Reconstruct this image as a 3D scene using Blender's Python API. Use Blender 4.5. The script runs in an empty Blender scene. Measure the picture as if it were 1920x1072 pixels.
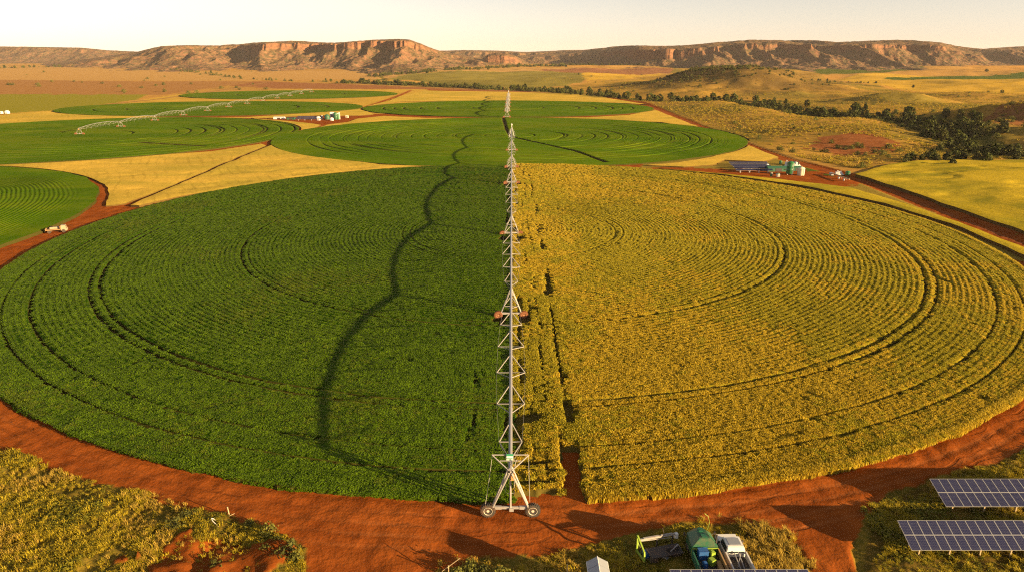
ALB = .82
SUN_E, SUN_C = 5.0, (1.0, .705, .345)
SKY, AIR, DUST, OZONE, SKY_SAT, SKY_TINT = .05, 1.0, .4, 2.0, .42, (1.15, .985, .88)
HAZE, HAZE_C = .00003, (1.0, .90, .86)
EXPO = 1.92
DENOISE = False
import bpy, bmesh, math, random
import numpy as np
from mathutils import Vector, Matrix, geometry

random.seed(7)
RNG = np.random.default_rng(7)
R = math.radians
SC = bpy.context.scene
COL = SC.collection

# ------------------------------------------------------------------ camera numbers
F, CXP, CYP, YH, CH = 1280.0, 960.0, 536.0, 105.0, 42.0
PITCH = math.atan((CYP - YH) / F)
CP, SP = math.cos(PITCH), math.sin(PITCH)


def G(px, py, H=0.0):
    """where the line of sight through a spot of the photo meets the level H (metres)"""
    z = F * (CH - H) / (CP * (py - YH))
    return ((px - CXP) * z / F, (z - (CH - H) * SP) / CP)


def PX(X, Y, Z=0.0):
    z = Y * CP + (CH - Z) * SP
    v = (CH - Z) * CP - Y * SP
    return CXP + F * X / z, CYP + F * v / z


SUN_EL = R(11.0)
SUN_H = Vector((0.884, -0.466, 0)).normalized()

# ------------------------------------------------------------------ noise
_P = np.random.default_rng(3).random((256, 256)).astype(np.float32)


def vnoise(x, y):
    x = np.asarray(x, dtype=np.float64); y = np.asarray(y, dtype=np.float64)
    xi = np.floor(x).astype(np.int64); yi = np.floor(y).astype(np.int64)
    fx = x - xi; fy = y - yi
    fx = fx * fx * (3 - 2 * fx); fy = fy * fy * (3 - 2 * fy)
    x0 = xi & 255; x1 = (xi + 1) & 255; y0 = yi & 255; y1 = (yi + 1) & 255
    a = _P[x0, y0]; b = _P[x1, y0]; c = _P[x0, y1]; d = _P[x1, y1]
    return (a * (1 - fx) + b * fx) * (1 - fy) + (c * (1 - fx) + d * fx) * fy


def fbm(x, y, s, o=4, g=0.5):
    """fractal noise about 0, roughly -1 .. 1, with features of size s metres"""
    t = 0; a = 1.0; n = 0; k = 1.0 / s
    for i in range(o):
        t = t + a * (vnoise(np.asarray(x) * k + 17.3 * i, np.asarray(y) * k + 9.1 * i) * 2 - 1)
        n += a; a *= g; k *= 2.03
    return t / n * 1.6


def sstep(a, b, x):
    t = np.clip((np.asarray(x, dtype=np.float64) - a) / (b - a), 0, 1)
    return t * t * (3 - 2 * t)


def inpoly(px, py, poly):
    px = np.asarray(px); py = np.asarray(py)
    ins = np.zeros(px.shape, bool)
    n = len(poly)
    for i in range(n):
        x0, y0 = poly[i]; x1, y1 = poly[(i + 1) % n]
        if y0 == y1:
            continue
        c = ((y0 > py) != (y1 > py)) & (px < (x1 - x0) * (py - y0) / (y1 - y0) + x0)
        ins ^= c
    return ins


def segdist(x, y, pts):
    d = np.full(np.shape(x), 1e9)
    for (ax, ay), (bx, by) in zip(pts[:-1], pts[1:]):
        ux, uy = bx - ax, by - ay
        t = np.clip(((x - ax) * ux + (y - ay) * uy) / (ux * ux + uy * uy + 1e-9), 0, 1)
        d = np.minimum(d, np.hypot(x - ax - t * ux, y - ay - t * uy))
    return d


# ------------------------------------------------------------------ objects
def tag(o, label=None, cat=None, group=None, kind=None):
    if label: o['label'] = label
    if cat: o['category'] = cat
    if group: o['group'] = group
    if kind: o['kind'] = kind
    return o


def link(o, parent=None):
    COL.objects.link(o)
    if parent is not None:
        o.parent = parent
    return o


def empty(name, loc=(0, 0, 0), rz=0.0):
    o = bpy.data.objects.new(name, None)
    o.empty_display_size = 0.5
    o.location = loc; o.rotation_euler = (0, 0, rz)
    return link(o)


def copy_tree(o, parent=None):
    c = o.copy(); COL.objects.link(c)
    if parent is not None: c.parent = parent
    for ch in list(o.children):
        copy_tree(ch, c)
    return c


def np_mesh(name, V, Q, mats, attrs=None, smooth=True, midx=None):
    """mesh from arrays: V (n,3), Q (m,3 or 4)"""
    V = np.asarray(V, np.float32); Q = np.asarray(Q, np.int32)
    me = bpy.data.meshes.new(name)
    k = Q.shape[1]
    me.vertices.add(len(V)); me.vertices.foreach_set('co', V.ravel())
    me.loops.add(Q.size); me.loops.foreach_set('vertex_index', Q.ravel())
    me.polygons.add(len(Q))
    me.polygons.foreach_set('loop_start', np.arange(0, Q.size, k, dtype=np.int32))
    me.polygons.foreach_set('loop_total', np.full(len(Q), k, np.int32))
    if midx is not None:
        me.polygons.foreach_set('material_index', np.asarray(midx, np.int32))
    me.polygons.foreach_set('use_smooth', np.broadcast_to(np.asarray(smooth), (len(Q),)).copy())
    for m in (mats if isinstance(mats, (list, tuple)) else [mats]):
        me.materials.append(m)
    for an, (ty, arr) in (attrs or {}).items():
        a = me.attributes.new(an, ty, 'POINT')
        if ty == 'FLOAT': a.data.foreach_set('value', np.asarray(arr, np.float32).ravel())
        elif ty == 'FLOAT_COLOR': a.data.foreach_set('color', np.asarray(arr, np.float32).ravel())
        elif ty == 'FLOAT_VECTOR': a.data.foreach_set('vector', np.asarray(arr, np.float32).ravel())
        elif ty == 'INT': a.data.foreach_set('value', np.asarray(arr, np.int32).ravel())
    me.update(calc_edges=True); me.validate()
    return me


def grid_quads(nr, nc):
    i = np.arange(nr - 1)[:, None] * nc + np.arange(nc - 1)[None, :]
    return np.stack([i, i + 1, i + nc + 1, i + nc], -1).reshape(-1, 4)


class MB:
    """collects simple solids, links them as ONE mesh object"""
    def __init__(s): s.v = []; s.f = []; s.m = []

    def add(s, vs, fs, mi=0):
        b = len(s.v); s.v += [tuple(v) for v in vs]
        s.f += [tuple(b + i for i in f) for f in fs]; s.m += [mi] * len(fs)
        return s

    def box(s, c, d, rz=0.0, mi=0, taper=1.0, M=None):
        x, y, z = d[0] / 2, d[1] / 2, d[2] / 2
        vs = []
        for sz in (-1, 1):
            t = taper if sz > 0 else 1.0
            for sx, sy in ((-1, -1), (1, -1), (1, 1), (-1, 1)):
                p = Vector((sx * x * t, sy * y * t, sz * z))
                if M is not None: p = M @ p
                if rz: p.rotate(Matrix.Rotation(rz, 3, 'Z'))
                vs.append(p + Vector(c))
        return s.add(vs, [(3, 2, 1, 0), (4, 5, 6, 7), (0, 1, 5, 4), (1, 2, 6, 5), (2, 3, 7, 6), (3, 0, 4, 7)], mi)

    def bar(s, a, b, r, n=6, mi=0, r2=None):
        a = Vector(a); b = Vector(b); d = b - a
        if d.length < 1e-6: return s
        q = d.to_track_quat('Z', 'Y'); r2 = r if r2 is None else r2
        vs = []
        for p, rr in ((a, r), (b, r2)):
            for k in range(n):
                t = 2 * math.pi * k / n + math.pi / n
                vs.append(p + q @ Vector((math.cos(t) * rr, math.sin(t) * rr, 0)))
        fs = [(k, (k + 1) % n, n + (k + 1) % n, n + k) for k in range(n)]
        fs += [tuple(range(n))[::-1], tuple(range(n, 2 * n))]
        return s.add(vs, fs, mi)

    def tube(s, pts, r, n=8, mi=0):
        pts = [Vector(p) for p in pts]
        vs = []
        for i, p in enumerate(pts):
            d = pts[min(i + 1, len(pts) - 1)] - pts[max(i - 1, 0)]
            q = d.to_track_quat('Z', 'Y')
            rr = r[i] if isinstance(r, (list, tuple)) else r
            for k in range(n):
                t = 2 * math.pi * k / n
                vs.append(p + q @ Vector((math.cos(t) * rr, math.sin(t) * rr, 0)))
        fs = []
        for i in range(len(pts) - 1):
            for k in range(n):
                fs.append((i * n + k, i * n + (k + 1) % n, (i + 1) * n + (k + 1) % n, (i + 1) * n + k))
        fs += [tuple(range(n))[::-1], tuple(range((len(pts) - 1) * n, len(pts) * n))]
        return s.add(vs, fs, mi)

    def lathe(s, prof, c=(0, 0, 0), n=20, axis='Z', mis=None):
        """prof: list of (radius, height) turned about an axis through c"""
        vs = []
        for r, h in prof:
            for k in range(n):
                t = 2 * math.pi * k / n
                p = (r * math.cos(t), r * math.sin(t), h)
                if axis == 'Y': p = (p[0], p[2], p[1])
                if axis == 'X': p = (p[2], p[0], p[1])
                vs.append(Vector(p) + Vector(c))
        b = len(s.v); s.v += [tuple(v) for v in vs]
        for i in range(len(prof) - 1):
            for k in range(n):
                f = (i * n + k, i * n + (k + 1) % n, (i + 1) * n + (k + 1) % n, (i + 1) * n + k)
                s.f.append(tuple(b + j for j in f)); s.m.append(mis[i] if mis else 0)
        s.f.append(tuple(b + k for k in range(n))[::-1]); s.m.append(mis[0] if mis else 0)
        s.f.append(tuple(b + (len(prof) - 1) * n + k for k in range(n))); s.m.append(mis[-1] if mis else 0)
        return s

    def prism(s, prof, x0, x1, mi=0, axis='X'):
        """outline (a,b) pushed along an axis from x0 to x1"""
        n = len(prof)
        if axis == 'X': vs = [(x0, a, b) for a, b in prof] + [(x1, a, b) for a, b in prof]
        else: vs = [(a, x0, b) for a, b in prof] + [(a, x1, b) for a, b in prof]
        fs = [(k, (k + 1) % n, n + (k + 1) % n, n + k) for k in range(n)]
        fs += [tuple(range(n))[::-1], tuple(range(n, 2 * n))]
        return s.add(vs, fs, mi)

    def mesh(s, name, mats, smooth=False, bevel=0.0):
        me = bpy.data.meshes.new(name)
        me.from_pydata(s.v, [], s.f)
        for m in (mats if isinstance(mats, (list, tuple)) else [mats]): me.materials.append(m)
        me.polygons.foreach_set('material_index', s.m)
        bm = bmesh.new(); bm.from_mesh(me)
        bmesh.ops.recalc_face_normals(bm, faces=bm.faces)
        if bevel > 0:
            bmesh.ops.bevel(bm, geom=[e for e in bm.edges if len(e.link_faces) == 2 and e.calc_face_angle(0) > 0.5],
                            offset=bevel, segments=2, affect='EDGES', clamp_overlap=True)
        bm.to_mesh(me); bm.free()
        me.polygons.foreach_set('use_smooth', [smooth] * len(me.polygons))
        if smooth:
            try: me.set_sharp_from_angle(angle=R(40))
            except Exception: pass
        me.update()
        return me

    def build(s, name, mats, parent=None, smooth=False, bevel=0.0):
        return link(bpy.data.objects.new(name, s.mesh(name, mats, smooth, bevel)), parent)


# ------------------------------------------------------------------ materials
def new_mat(name):
    m = bpy.data.materials.new(name); m.use_nodes = True
    nt = m.node_tree; nt.nodes.clear()
    return m, nt


class NT:
    def __init__(s, nt): s.nt = nt
    def n(s, t, **kw):
        x = s.nt.nodes.new(t)
        for k, v in kw.items():
            if k == 'inp':
                for a, b in v.items(): x.inputs[a].default_value = b
            else: setattr(x, k, v)
        return x
    def l(s, a, b): s.nt.links.new(a, b)
    def noise(s, vec, scale, detail=4, rough=0.55, dist=0.0):
        x = s.n('ShaderNodeTexNoise', inp={'Scale': scale, 'Detail': detail, 'Roughness': rough, 'Distortion': dist})
        if vec is not None: s.l(vec, x.inputs['Vector'])
        return x.outputs['Fac']
    def ramp(s, fac, *stops):
        x = s.n('ShaderNodeValToRGB'); e = x.color_ramp.elements
        while len(e) < len(stops): e.new(0.5)
        for i, (p, c) in enumerate(stops):
            e[i].position = p; e[i].color = (*c, 1) if not np.isscalar(c) else (c, c, c, 1)
        s.l(fac, x.inputs['Fac']); return x.outputs['Color']
    def mix(s, fac, a, b, bt='MIX'):
        x = s.n('ShaderNodeMix', data_type='RGBA', blend_type=bt)
        for v, i in ((fac, 0), (a, 6), (b, 7)):
            if hasattr(v, 'is_linked') or hasattr(v, 'links'): s.l(v, x.inputs[i])
            elif i == 0: x.inputs[0].default_value = v
            else: x.inputs[i].default_value = (*v, 1)
        return x.outputs[2]
    def math(s, op, a, b=0.0):
        x = s.n('ShaderNodeMath', operation=op)
        for v, i in ((a, 0), (b, 1)):
            if hasattr(v, 'links'): s.l(v, x.inputs[i])
            else: x.inputs[i].default_value = v
        return x.outputs[0]
    def vscale(s, vec, sc):
        x = s.n('ShaderNodeMapping'); x.inputs['Scale'].default_value = sc
        s.l(vec, x.inputs['Vector']); return x.outputs['Vector']
    def pos(s): return s.n('ShaderNodeNewGeometry').outputs['Position']
    def obj(s): return s.n('ShaderNodeTexCoord').outputs['Object']
    def attr(s, name, out='Fac'): return s.n('ShaderNodeAttribute', attribute_name=name).outputs[out]
    def bump(s, h, strength, dist):
        x = s.n('ShaderNodeBump', inp={'Strength': strength, 'Distance': dist}); s.l(h, x.inputs['Height'])
        return x.outputs['Normal']
    def out(s, color, rough=0.8, spec=0.2, metal=0.0, normal=None, transl=0.0, coat=0.0):
        if hasattr(color, 'links'): color = s.mix(1.0, color, (ALB,) * 3, 'MULTIPLY')
        else: color = tuple(x * ALB for x in color)
        b = s.n('ShaderNodeBsdfPrincipled')
        if hasattr(color, 'links'): s.l(color, b.inputs['Base Color'])
        else: b.inputs['Base Color'].default_value = (*color, 1)
        if hasattr(rough, 'links'): s.l(rough, b.inputs['Roughness'])
        else: b.inputs['Roughness'].default_value = rough
        b.inputs['Specular IOR Level'].default_value = spec
        b.inputs['Metallic'].default_value = metal
        b.inputs['Coat Weight'].default_value = coat
        if normal is not None: s.l(normal, b.inputs['Normal'])
        o = s.n('ShaderNodeOutputMaterial'); sh = b.outputs[0]
        if transl > 0:
            t = s.n('ShaderNodeBsdfTranslucent')
            if hasattr(color, 'links'): s.l(color, t.inputs['Color'])
            else: t.inputs['Color'].default_value = (*color, 1)
            mx = s.n('ShaderNodeMixShader', inp={0: transl}); s.l(sh, mx.inputs[1]); s.l(t.outputs[0], mx.inputs[2])
            sh = mx.outputs[0]
        s.l(sh, o.inputs['Surface'])


def paint(name, c, rough=0.5, metal=0.0, dirt=(0.22, 0.09, 0.04), amt=0.35, scale=3.0, spec=0.4):
    """a plain surface with worn, dusty patches of red soil"""
    m, nt = new_mat(name); t = NT(nt); p = t.obj()
    n1 = t.noise(p, scale, 6, 0.65); n2 = t.noise(p, scale * 9, 3)
    base = t.mix(t.math('MULTIPLY', n2, 0.35), c, tuple(x * 0.72 for x in c))
    col = t.mix(t.math('MULTIPLY', t.ramp(n1, (0.45, 0.0), (0.75, 1.0)), amt), base, dirt)
    t.out(col, t.math('ADD', t.math('MULTIPLY', n1, 0.3), rough - 0.1), spec, metal, t.bump(n2, 0.15, 0.01))
    return m
# ------------------------------------------------------------------ crop circles
def GP(pts): return [G(*p) for p in pts]


F0 = dict(c=(0.2, 167.2), r=109.8)


def ell(l, r_, top, bot):
    """circle seen as an ellipse from left/right tips and top/bottom edges in the photo -> centre, rx, ry"""
    yt = G(960, top)[1]; yb = G(960, bot)[1]
    cy = (yt + yb) / 2
    z = cy * CP + CH * SP
    return ((l + r_) / 2 - CXP) * z / F, cy, (r_ - l) / 2 * z / F, (yt - yb) / 2


def circ(pts):
    P = np.array(GP(pts)); A = np.c_[2 * P, np.ones(len(P))]
    s = np.linalg.lstsq(A, (P ** 2).sum(1), rcond=None)[0]
    return s[0], s[1], math.sqrt(s[2] + s[0] ** 2 + s[1] ** 2)


E2 = ell(527, 1383, 222, 316.5)
E3 = ell(683, 1222, 190, 221)
EL2 = ell(125, 678, 191, 219.5)
EL3 = ell(348, 744, 170.5, 187)
cl1 = circ([(552, 244), (490, 271), (400, 285), (200, 298), (0, 307), (400, 225), (215, 222)])
EL1 = (cl1[0], cl1[1], cl1[2], cl1[2])
cl0 = circ([(197, 365), (0, 314), (0, 465), (110, 328), (150, 400)])
EL0 = (cl0[0], cl0[1], cl0[2], cl0[2])
E0 = (F0['c'][0], F0['c'][1], F0['r'], F0['r'])
DISCS = [E0, E2, E3, EL1, EL2, EL3, EL0]


def push_out(P, gap):
    """move outline points that fall inside a crop circle to just outside it"""
    P = np.array(P, float)
    for _ in range(3):
        for cx, cy, rx, ry in DISCS:
            dx = P[:, 0] - cx; dy = P[:, 1] - cy
            k = np.hypot(dx / rx, dy / ry)
            lim = 1 + gap / min(rx, ry)
            m = k < lim
            P[m, 0] = cx + dx[m] / np.maximum(k[m], 1e-6) * lim
            P[m, 1] = cy + dy[m] / np.maximum(k[m], 1e-6) * lim
    return P


# ------------------------------------------------------------------ lie of the land
RIVER = GP([(640, 158), (760, 152), (860, 157), (960, 168), (1100, 178), (1200, 186), (1290, 193), (1400, 195),
            (1480, 207), (1560, 222), (1640, 225), (1720, 232), (1790, 255), (1860, 280), (1960, 300), (2150, 330)])
RANGE_PX = [(640, 128), (760, 160), (1000, 172), (1120, 180), (1240, 204), (1330, 240), (1490, 296), (1600, 318), (1640, 318),
            (1720, 300), (1925, 300), (2500, 330), (3200, 200), (2600, 124), (1700, 121)]
RANGE_EDGE = GP([(760, 160), (1000, 172), (1120, 180), (1240, 204), (1330, 240), (1490, 296), (1600, 318), (1640, 318),
                 (1720, 300), (1925, 300), (2500, 330)])
KX, KY = 292.0, 930.0
MOUNDS = []
for (mx, my, h, rx, ry) in [(1668, 197, 6.5, 45, 40), (1905, 236, 8, 50, 40), (1835, 252, 3.5, 26, 30), (2060, 250, 8, 70, 50),
                            (1560, 168, 3, 70, 60), (1800, 187, 3, 80, 60)]:
    gx, gy = G(mx, my); MOUNDS.append((gx, gy, h, rx, ry))


def Hg(X, Y):
    X = np.asarray(X, float); Y = np.asarray(Y, float)
    px, py = PX(X, np.maximum(Y, 5), 0.0)
    M = inpoly(px, py, RANGE_PX) * sstep(0, 70, segdist(X, Y, RANGE_EDGE))
    z = M * (2.0 + fbm(X, Y, 150, 4) * 4.5)
    z = z - M * 5.0 * np.exp(-(segdist(X, Y, RIVER) / 24) ** 2)
    for gx, gy, h, rx, ry in MOUNDS:
        z = z + h * sstep(1.3, 0.1, np.hypot((X - gx) / rx, (Y - gy) / ry) + fbm(X, Y, 30, 4) * 0.25)
    k = np.hypot((X - KX) / 170, (Y - KY) / 190) + fbm(X, Y, 80, 3) * 0.08
    k2 = np.hypot((X - KX + 5) / 82, (Y - KY) / 110) + fbm(X, Y, 50, 3) * 0.14
    z = z + 13 * sstep(1.25, 0.1, k) + 10.5 * sstep(1.2, 0.5, k2) + sstep(1.2, .6, k) * fbm(X, Y, 16, 4) * .9
    # the plain far behind rises a little towards the hills
    z = z + 10 * sstep(1300, 2000, Y)
    return z


ROAD_R = GP([(1195, 192), (1240, 207), (1300, 232), (1380, 264), (1470, 297), (1560, 322), (1640, 345), (1720, 377), (1830, 420), (1950, 468), (2100, 530)])
ROAD_W = 3.6
GRASS_L = [(-900, 600), (-60, 812), (0, 838), (60, 862), (130, 888), (230, 915), (330, 945), (400, 962), (440, 978), (500, 1000), (560, 1030),
           (565, 1060), (540, 1140), (480, 1500), (-2500, 1500)]
GRASS_B = [(800, 1500), (820, 1075), (880, 1050), (1000, 1045), (1100, 1020), (1200, 1000), (1310, 972), (1400, 975), (1490, 1000), (1525, 1040), (1540, 1500)]
GRASS_R = [(1650, 1500), (1620, 1072), (1622, 1030), (1640, 985), (1650, 945), (1720, 915), (1800, 885), (1930, 840), (2400, 650), (3500, 600), (3500, 1500)]


def near_grass(px, py):
    v = inpoly(px, py, GRASS_L) | inpoly(px, py, GRASS_B) | inpoly(px, py, GRASS_R)
    return v


def build_ground():
    nr, nc = 1000, 860
    Yr = np.concatenate([np.geomspace(25 + 40, 2300 + 40, nr - 40) - 40, np.geomspace(2360, 26000, 40)])
    u = np.linspace(-1.3, 1.3, nc)
    Y = np.repeat(Yr[:, None], nc, 1); X = u[None, :] * (Y + 60)
    Z = Hg(X, Y)
    px, py = PX(X, Y, 0.0)
    # wobble so that borders between kinds of ground are ragged
    s = np.clip((py - YH) * 0.02256, 0.3, 30)
    w1 = fbm(X, Y, 14, 4); w2 = fbm(X + 900, Y - 300, 14, 4)
    f1 = fbm(X, Y, 2.2, 3); f2 = fbm(X - 71, Y + 33, 2.2, 3)
    jx = px + (w1 * 2.2 + f1 * 0.5) * s; jy = py + (w2 * 0.9 + f2 * 0.35) * np.clip(s, 0.3, 12) * 0.9
    soil = np.array([0.325, 0.088, 0.016]); tan = np.array([0.54, 0.305, 0.080]); olive = np.array([0.115, 0.112, 0.026])
    gold = np.array([0.62, 0.39, 0.05])
    C = np.zeros(X.shape + (3,)); C[:] = tan
    veg = np.zeros(X.shape)

    def lay(poly, col, v=0.0, jit=True):
        m = inpoly(jx if jit else px, jy if jit else py, poly)
        C[m] = col; veg[m] = v
        return m
    # far plain
    big = fbm(X, Y, 260, 4)
    C[:] = tan * (1 + 0.12 * big[..., None]) + np.clip(big, 0, 1)[..., None] * np.array([0.03, -0.03, -0.03])
    veg[:] = 0.45
    lay([(-900, 112), (60, 132), (400, 140), (760, 138), (1000, 136), (1250, 140), (1250, 146), (760, 148), (400, 152), (-900, 150)], (0.56, 0.335, 0.11), 0.35)
    lay([(-900, 155), (-100, 152), (0, 150), (250, 153), (480, 153), (430, 161), (300, 179), (-900, 181)], (0.43, 0.225, 0.075), 0.1)
    lay([(-900, 182), (0, 177), (280, 178), (250, 188), (130, 206), (-30, 216), (-900, 240)], (0.30, 0.265, 0.03), 0.9)
    lay([(430, 162), (480, 153), (640, 158), (760, 163), (1000, 172), (960, 176), (740, 173), (560, 168)], (0.37, 0.165, 0.065), 0.1)
    lay([(690, 150), (820, 142), (1090, 140), (1120, 146), (1090, 157), (1000, 164), (880, 158)], (0.27, 0.22, 0.05), 0.8)
    lay([(1000, 139), (1250, 137), (1290, 141), (1120, 144)], (0.33, 0.15, 0.07), 0.2)
    lay([(1090, 144), (1260, 142), (1250, 152), (1100, 156)], gold, 0.5)
    lay([(1450, 141), (1530, 138), (1720, 134), (1740, 138), (1640, 143), (1480, 146)], (0.10, 0.125, 0.018), 0.9)
    lay([(1560, 148), (1640, 144), (2300, 146), (2300, 182), (1850, 177), (1700, 170)], gold, 0.4)
    lay([(1645, 149), (1760, 144), (1920, 143), (2300, 146), (2300, 151), (1800, 152)], (0.085, 0.125, 0.015), 0.9)
    # open range on the right
    rng = inpoly(px, py, RANGE_PX) & (py > 128) & ~inpoly(px, py, [(1440, 120), (2600, 120), (2600, 184), (1850, 179), (1700, 172), (1560, 150)]) \
        & ~inpoly(px, py, [(640, 120), (1260, 120), (1260, 141), (1100, 157), (1000, 166), (760, 160)])
    n40 = fbm(X, Y, 45, 5); n12 = fbm(X + 50, Y, 14, 4)
    rc = np.array([0.45, 0.265, 0.055]) * (1 + 0.22 * n40[..., None])
    rc = rc + sstep(0.0, 0.7, fbm(X, Y + 700, 90, 5))[..., None] * (np.array([0.20, 0.17, 0.035]) - rc) * 0.8
    rc = rc + sstep(0.25, 0.7, n12)[..., None] * (olive - rc) * 0.5
    C[rng] = rc[rng]; veg[rng] = 0.6
    kn = sstep(1.25, .5, np.hypot((X - KX) / 150, (Y - KY) / 170) + n40 * .25)[..., None] * np.ones(3)
    C[rng] = (C + kn * (np.array([0.15, 0.098, 0.038]) - C) * .85)[rng]
    red = (np.hypot((px - 1590) / 85, (py - 273) / 17) + n12 * 0.35 < 0.95) & rng
    C[red] = np.array([0.30, 0.115, 0.040]); veg[red] = 0.1
    red2 = (np.hypot((px - 1900) / 60, (py - 245) / 12) + n12 * 0.35 < 0.9) & rng
    C[red2] = np.array([0.26, 0.12, 0.045]); veg[red2] = 0.1
    dk = segdist(X, Y, RIVER) + 14 * n12 < 17
    C[dk & rng] = olive * 0.8; veg[dk & rng] = 0.9
    # farm land: bare red soil shows wherever no crop stands
    farm = inpoly(px, py, [(-3000, 214), (0, 214), (150, 204), (345, 176), (560, 167), (800, 168), (1110, 178), (1215, 193), (1330, 240), (1480, 296),
                           (1620, 330), (1925, 440), (2600, 560), (3600, 1600), (-3000, 1600)])
    C[farm] = soil; veg[farm] = 0
    up = farm & (py < 214) & (px < 800)
    C[up] = np.array([0.60, 0.385, 0.065]) * (1 + .15 * w1[up][:, None]); veg[up] = .45
    # the verges of the farm: yellow dry grass
    ver = inpoly(jx, jy, [(1350, 268), (1480, 298), (1600, 330), (1900, 440), (2000, 480), (2000, 520), (1700, 405), (1500, 350), (1350, 330), (1200, 316), (1200, 290)])
    C[ver & farm] = np.array([0.30, 0.215, 0.045]); veg[ver & farm] = 0.8
    yard = inpoly(jx, jy, [(1180, 313), (1360, 318), (1440, 321), (1500, 318), (1560, 318), (1620, 338), (1600, 352), (1545, 347), (1440, 335), (1330, 326), (1180, 318)])
    C[yard] = soil * 0.95; veg[yard] = 0
    lay([(1505, 311), (1535, 312), (1542, 322), (1510, 323)], (0.10, 0.13, 0.02), 0.9)
    lay([(1548, 326), (1560, 327), (1570, 335), (1552, 332)], (0.07, 0.12, 0.02), 0.9)
    rd = segdist(X, Y, ROAD_R) + w1 * 0.8 < ROAD_W
    C[rd] = soil * np.array([0.95, 0.95, 1.0]); veg[rd] = 0
    mid = (segdist(X, Y, ROAD_R) + f1 * 0.4 < 0.45)
    C[mid] = soil * 0.8 + 0.03; veg[mid] = 0.25
    lt = segdist(X, Y, GP([(120, 205), (300, 186), (440, 166), (500, 155), (580, 150)])) < 3.2
    C[lt] = np.array([0.42, 0.24, 0.085]); veg[lt] = 0.1
    lt = segdist(X, Y, GP([(560, 247), (600, 236), (640, 222), (690, 200), (745, 181), (770, 170)])) < 2.6
    C[lt] = soil * 1.1; veg[lt] = 0
    fy = inpoly(jx, jy, [(565, 228), (600, 229), (650, 219), (672, 219), (668, 224), (640, 229), (610, 235), (590, 233)])
    C[fy] = soil * 0.9; veg[fy] = 0
    # near grass on both sides of the road fork
    ng = near_grass(jx, jy)
    ngc = np.where(inpoly(px, py, GRASS_R)[..., None], np.array([0.15, 0.098, 0.022]), np.array([0.205, 0.145, 0.026])) * (1 + 0.3 * fbm(X, Y, 6, 4)[..., None])  # browner base: dirt plus the shade in tuft gaps, put into the colour
    C[ng] = ngc[ng]; veg[ng] = 1
    bare = ng & ((np.hypot((px - 380) / 170, (py - 1040) / 55) + fbm(X, Y, 4, 4) * 0.55 < 0.75))
    C[bare] = soil * 0.85; veg[bare] = 0.15
    # small relief of the bare soil and the wheel ruts on the ring road
    near = sstep(330, 130, Y)
    soilm = (veg < 0.2) & farm
    rr = np.hypot(X - F0['c'][0], Y - F0['c'][1]) - F0['r'] + fbm(X, Y, 18, 3) * 0.5
    ruts = np.zeros(X.shape)
    for a in (2.2, 3.9, 5.4, 7.0):
        ruts += np.exp(-((rr - a) / 0.32) ** 2)
    outside = sstep(-.3, .4, rr)
    Z = Z + near * soilm * outside * (fbm(X, Y, 7, 4) * 0.10 + fbm(X, Y, 1.3, 3) * 0.07 - 0.07 * ruts * (0.7 + 0.4 * fbm(X, Y, 20, 2)))
    Z = Z + near * ng * (fbm(X, Y, 7, 4) * 0.35 + fbm(X, Y, 1.2, 3) * 0.15)
    Z = Z + near * bare * (0.3 + fbm(X, Y, 3, 4) * 0.5)
    Z = Z - 0.10 * near * np.exp(-((rr - 0.3) / 0.4) ** 2)
    rdm = sstep(ROAD_W + 1.2, ROAD_W - 0.5, segdist(X, Y, ROAD_R)) * (Y < 700)
    Z = Z - 0.35 * rdm
    Z[0, :] -= 0.0
    V = np.stack([X, Y, Z], -1).reshape(-1, 3)
    Q = grid_quads(nr, nc)
    col4 = np.concatenate([C, np.ones(X.shape + (1,))], -1).reshape(-1, 4)
    vg = veg.ravel(); trk = rr.ravel(); lan = (np.clip(ruts, 0, 1) * soilm * (.55 + .6 * fbm(X, Y, 16, 3)) * near).ravel()
    # the road is the same sheet of ground, cut out along its borders so that it is an object of its own
    isroad = ((soilm & (py > 215)) | rd | lt).ravel()
    fr = isroad[Q].sum(1) >= 2
    for nm, m in (('ground', ~fr), ('dirt_road', fr)):
        q = Q[m]; use = np.unique(q); re = np.zeros(len(V), np.int64); re[use] = np.arange(len(use))
        me = np_mesh(nm, V[use], re[q], M['ground'], {'Col': ('FLOAT_COLOR', col4[use]), 'veg': ('FLOAT', vg[use]), 'track': ('FLOAT', trk[use]), 'lane': ('FLOAT', np.clip(lan[use], 0, 1))})
        tag(link(bpy.data.objects.new(nm, me)), kind='structure')


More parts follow.
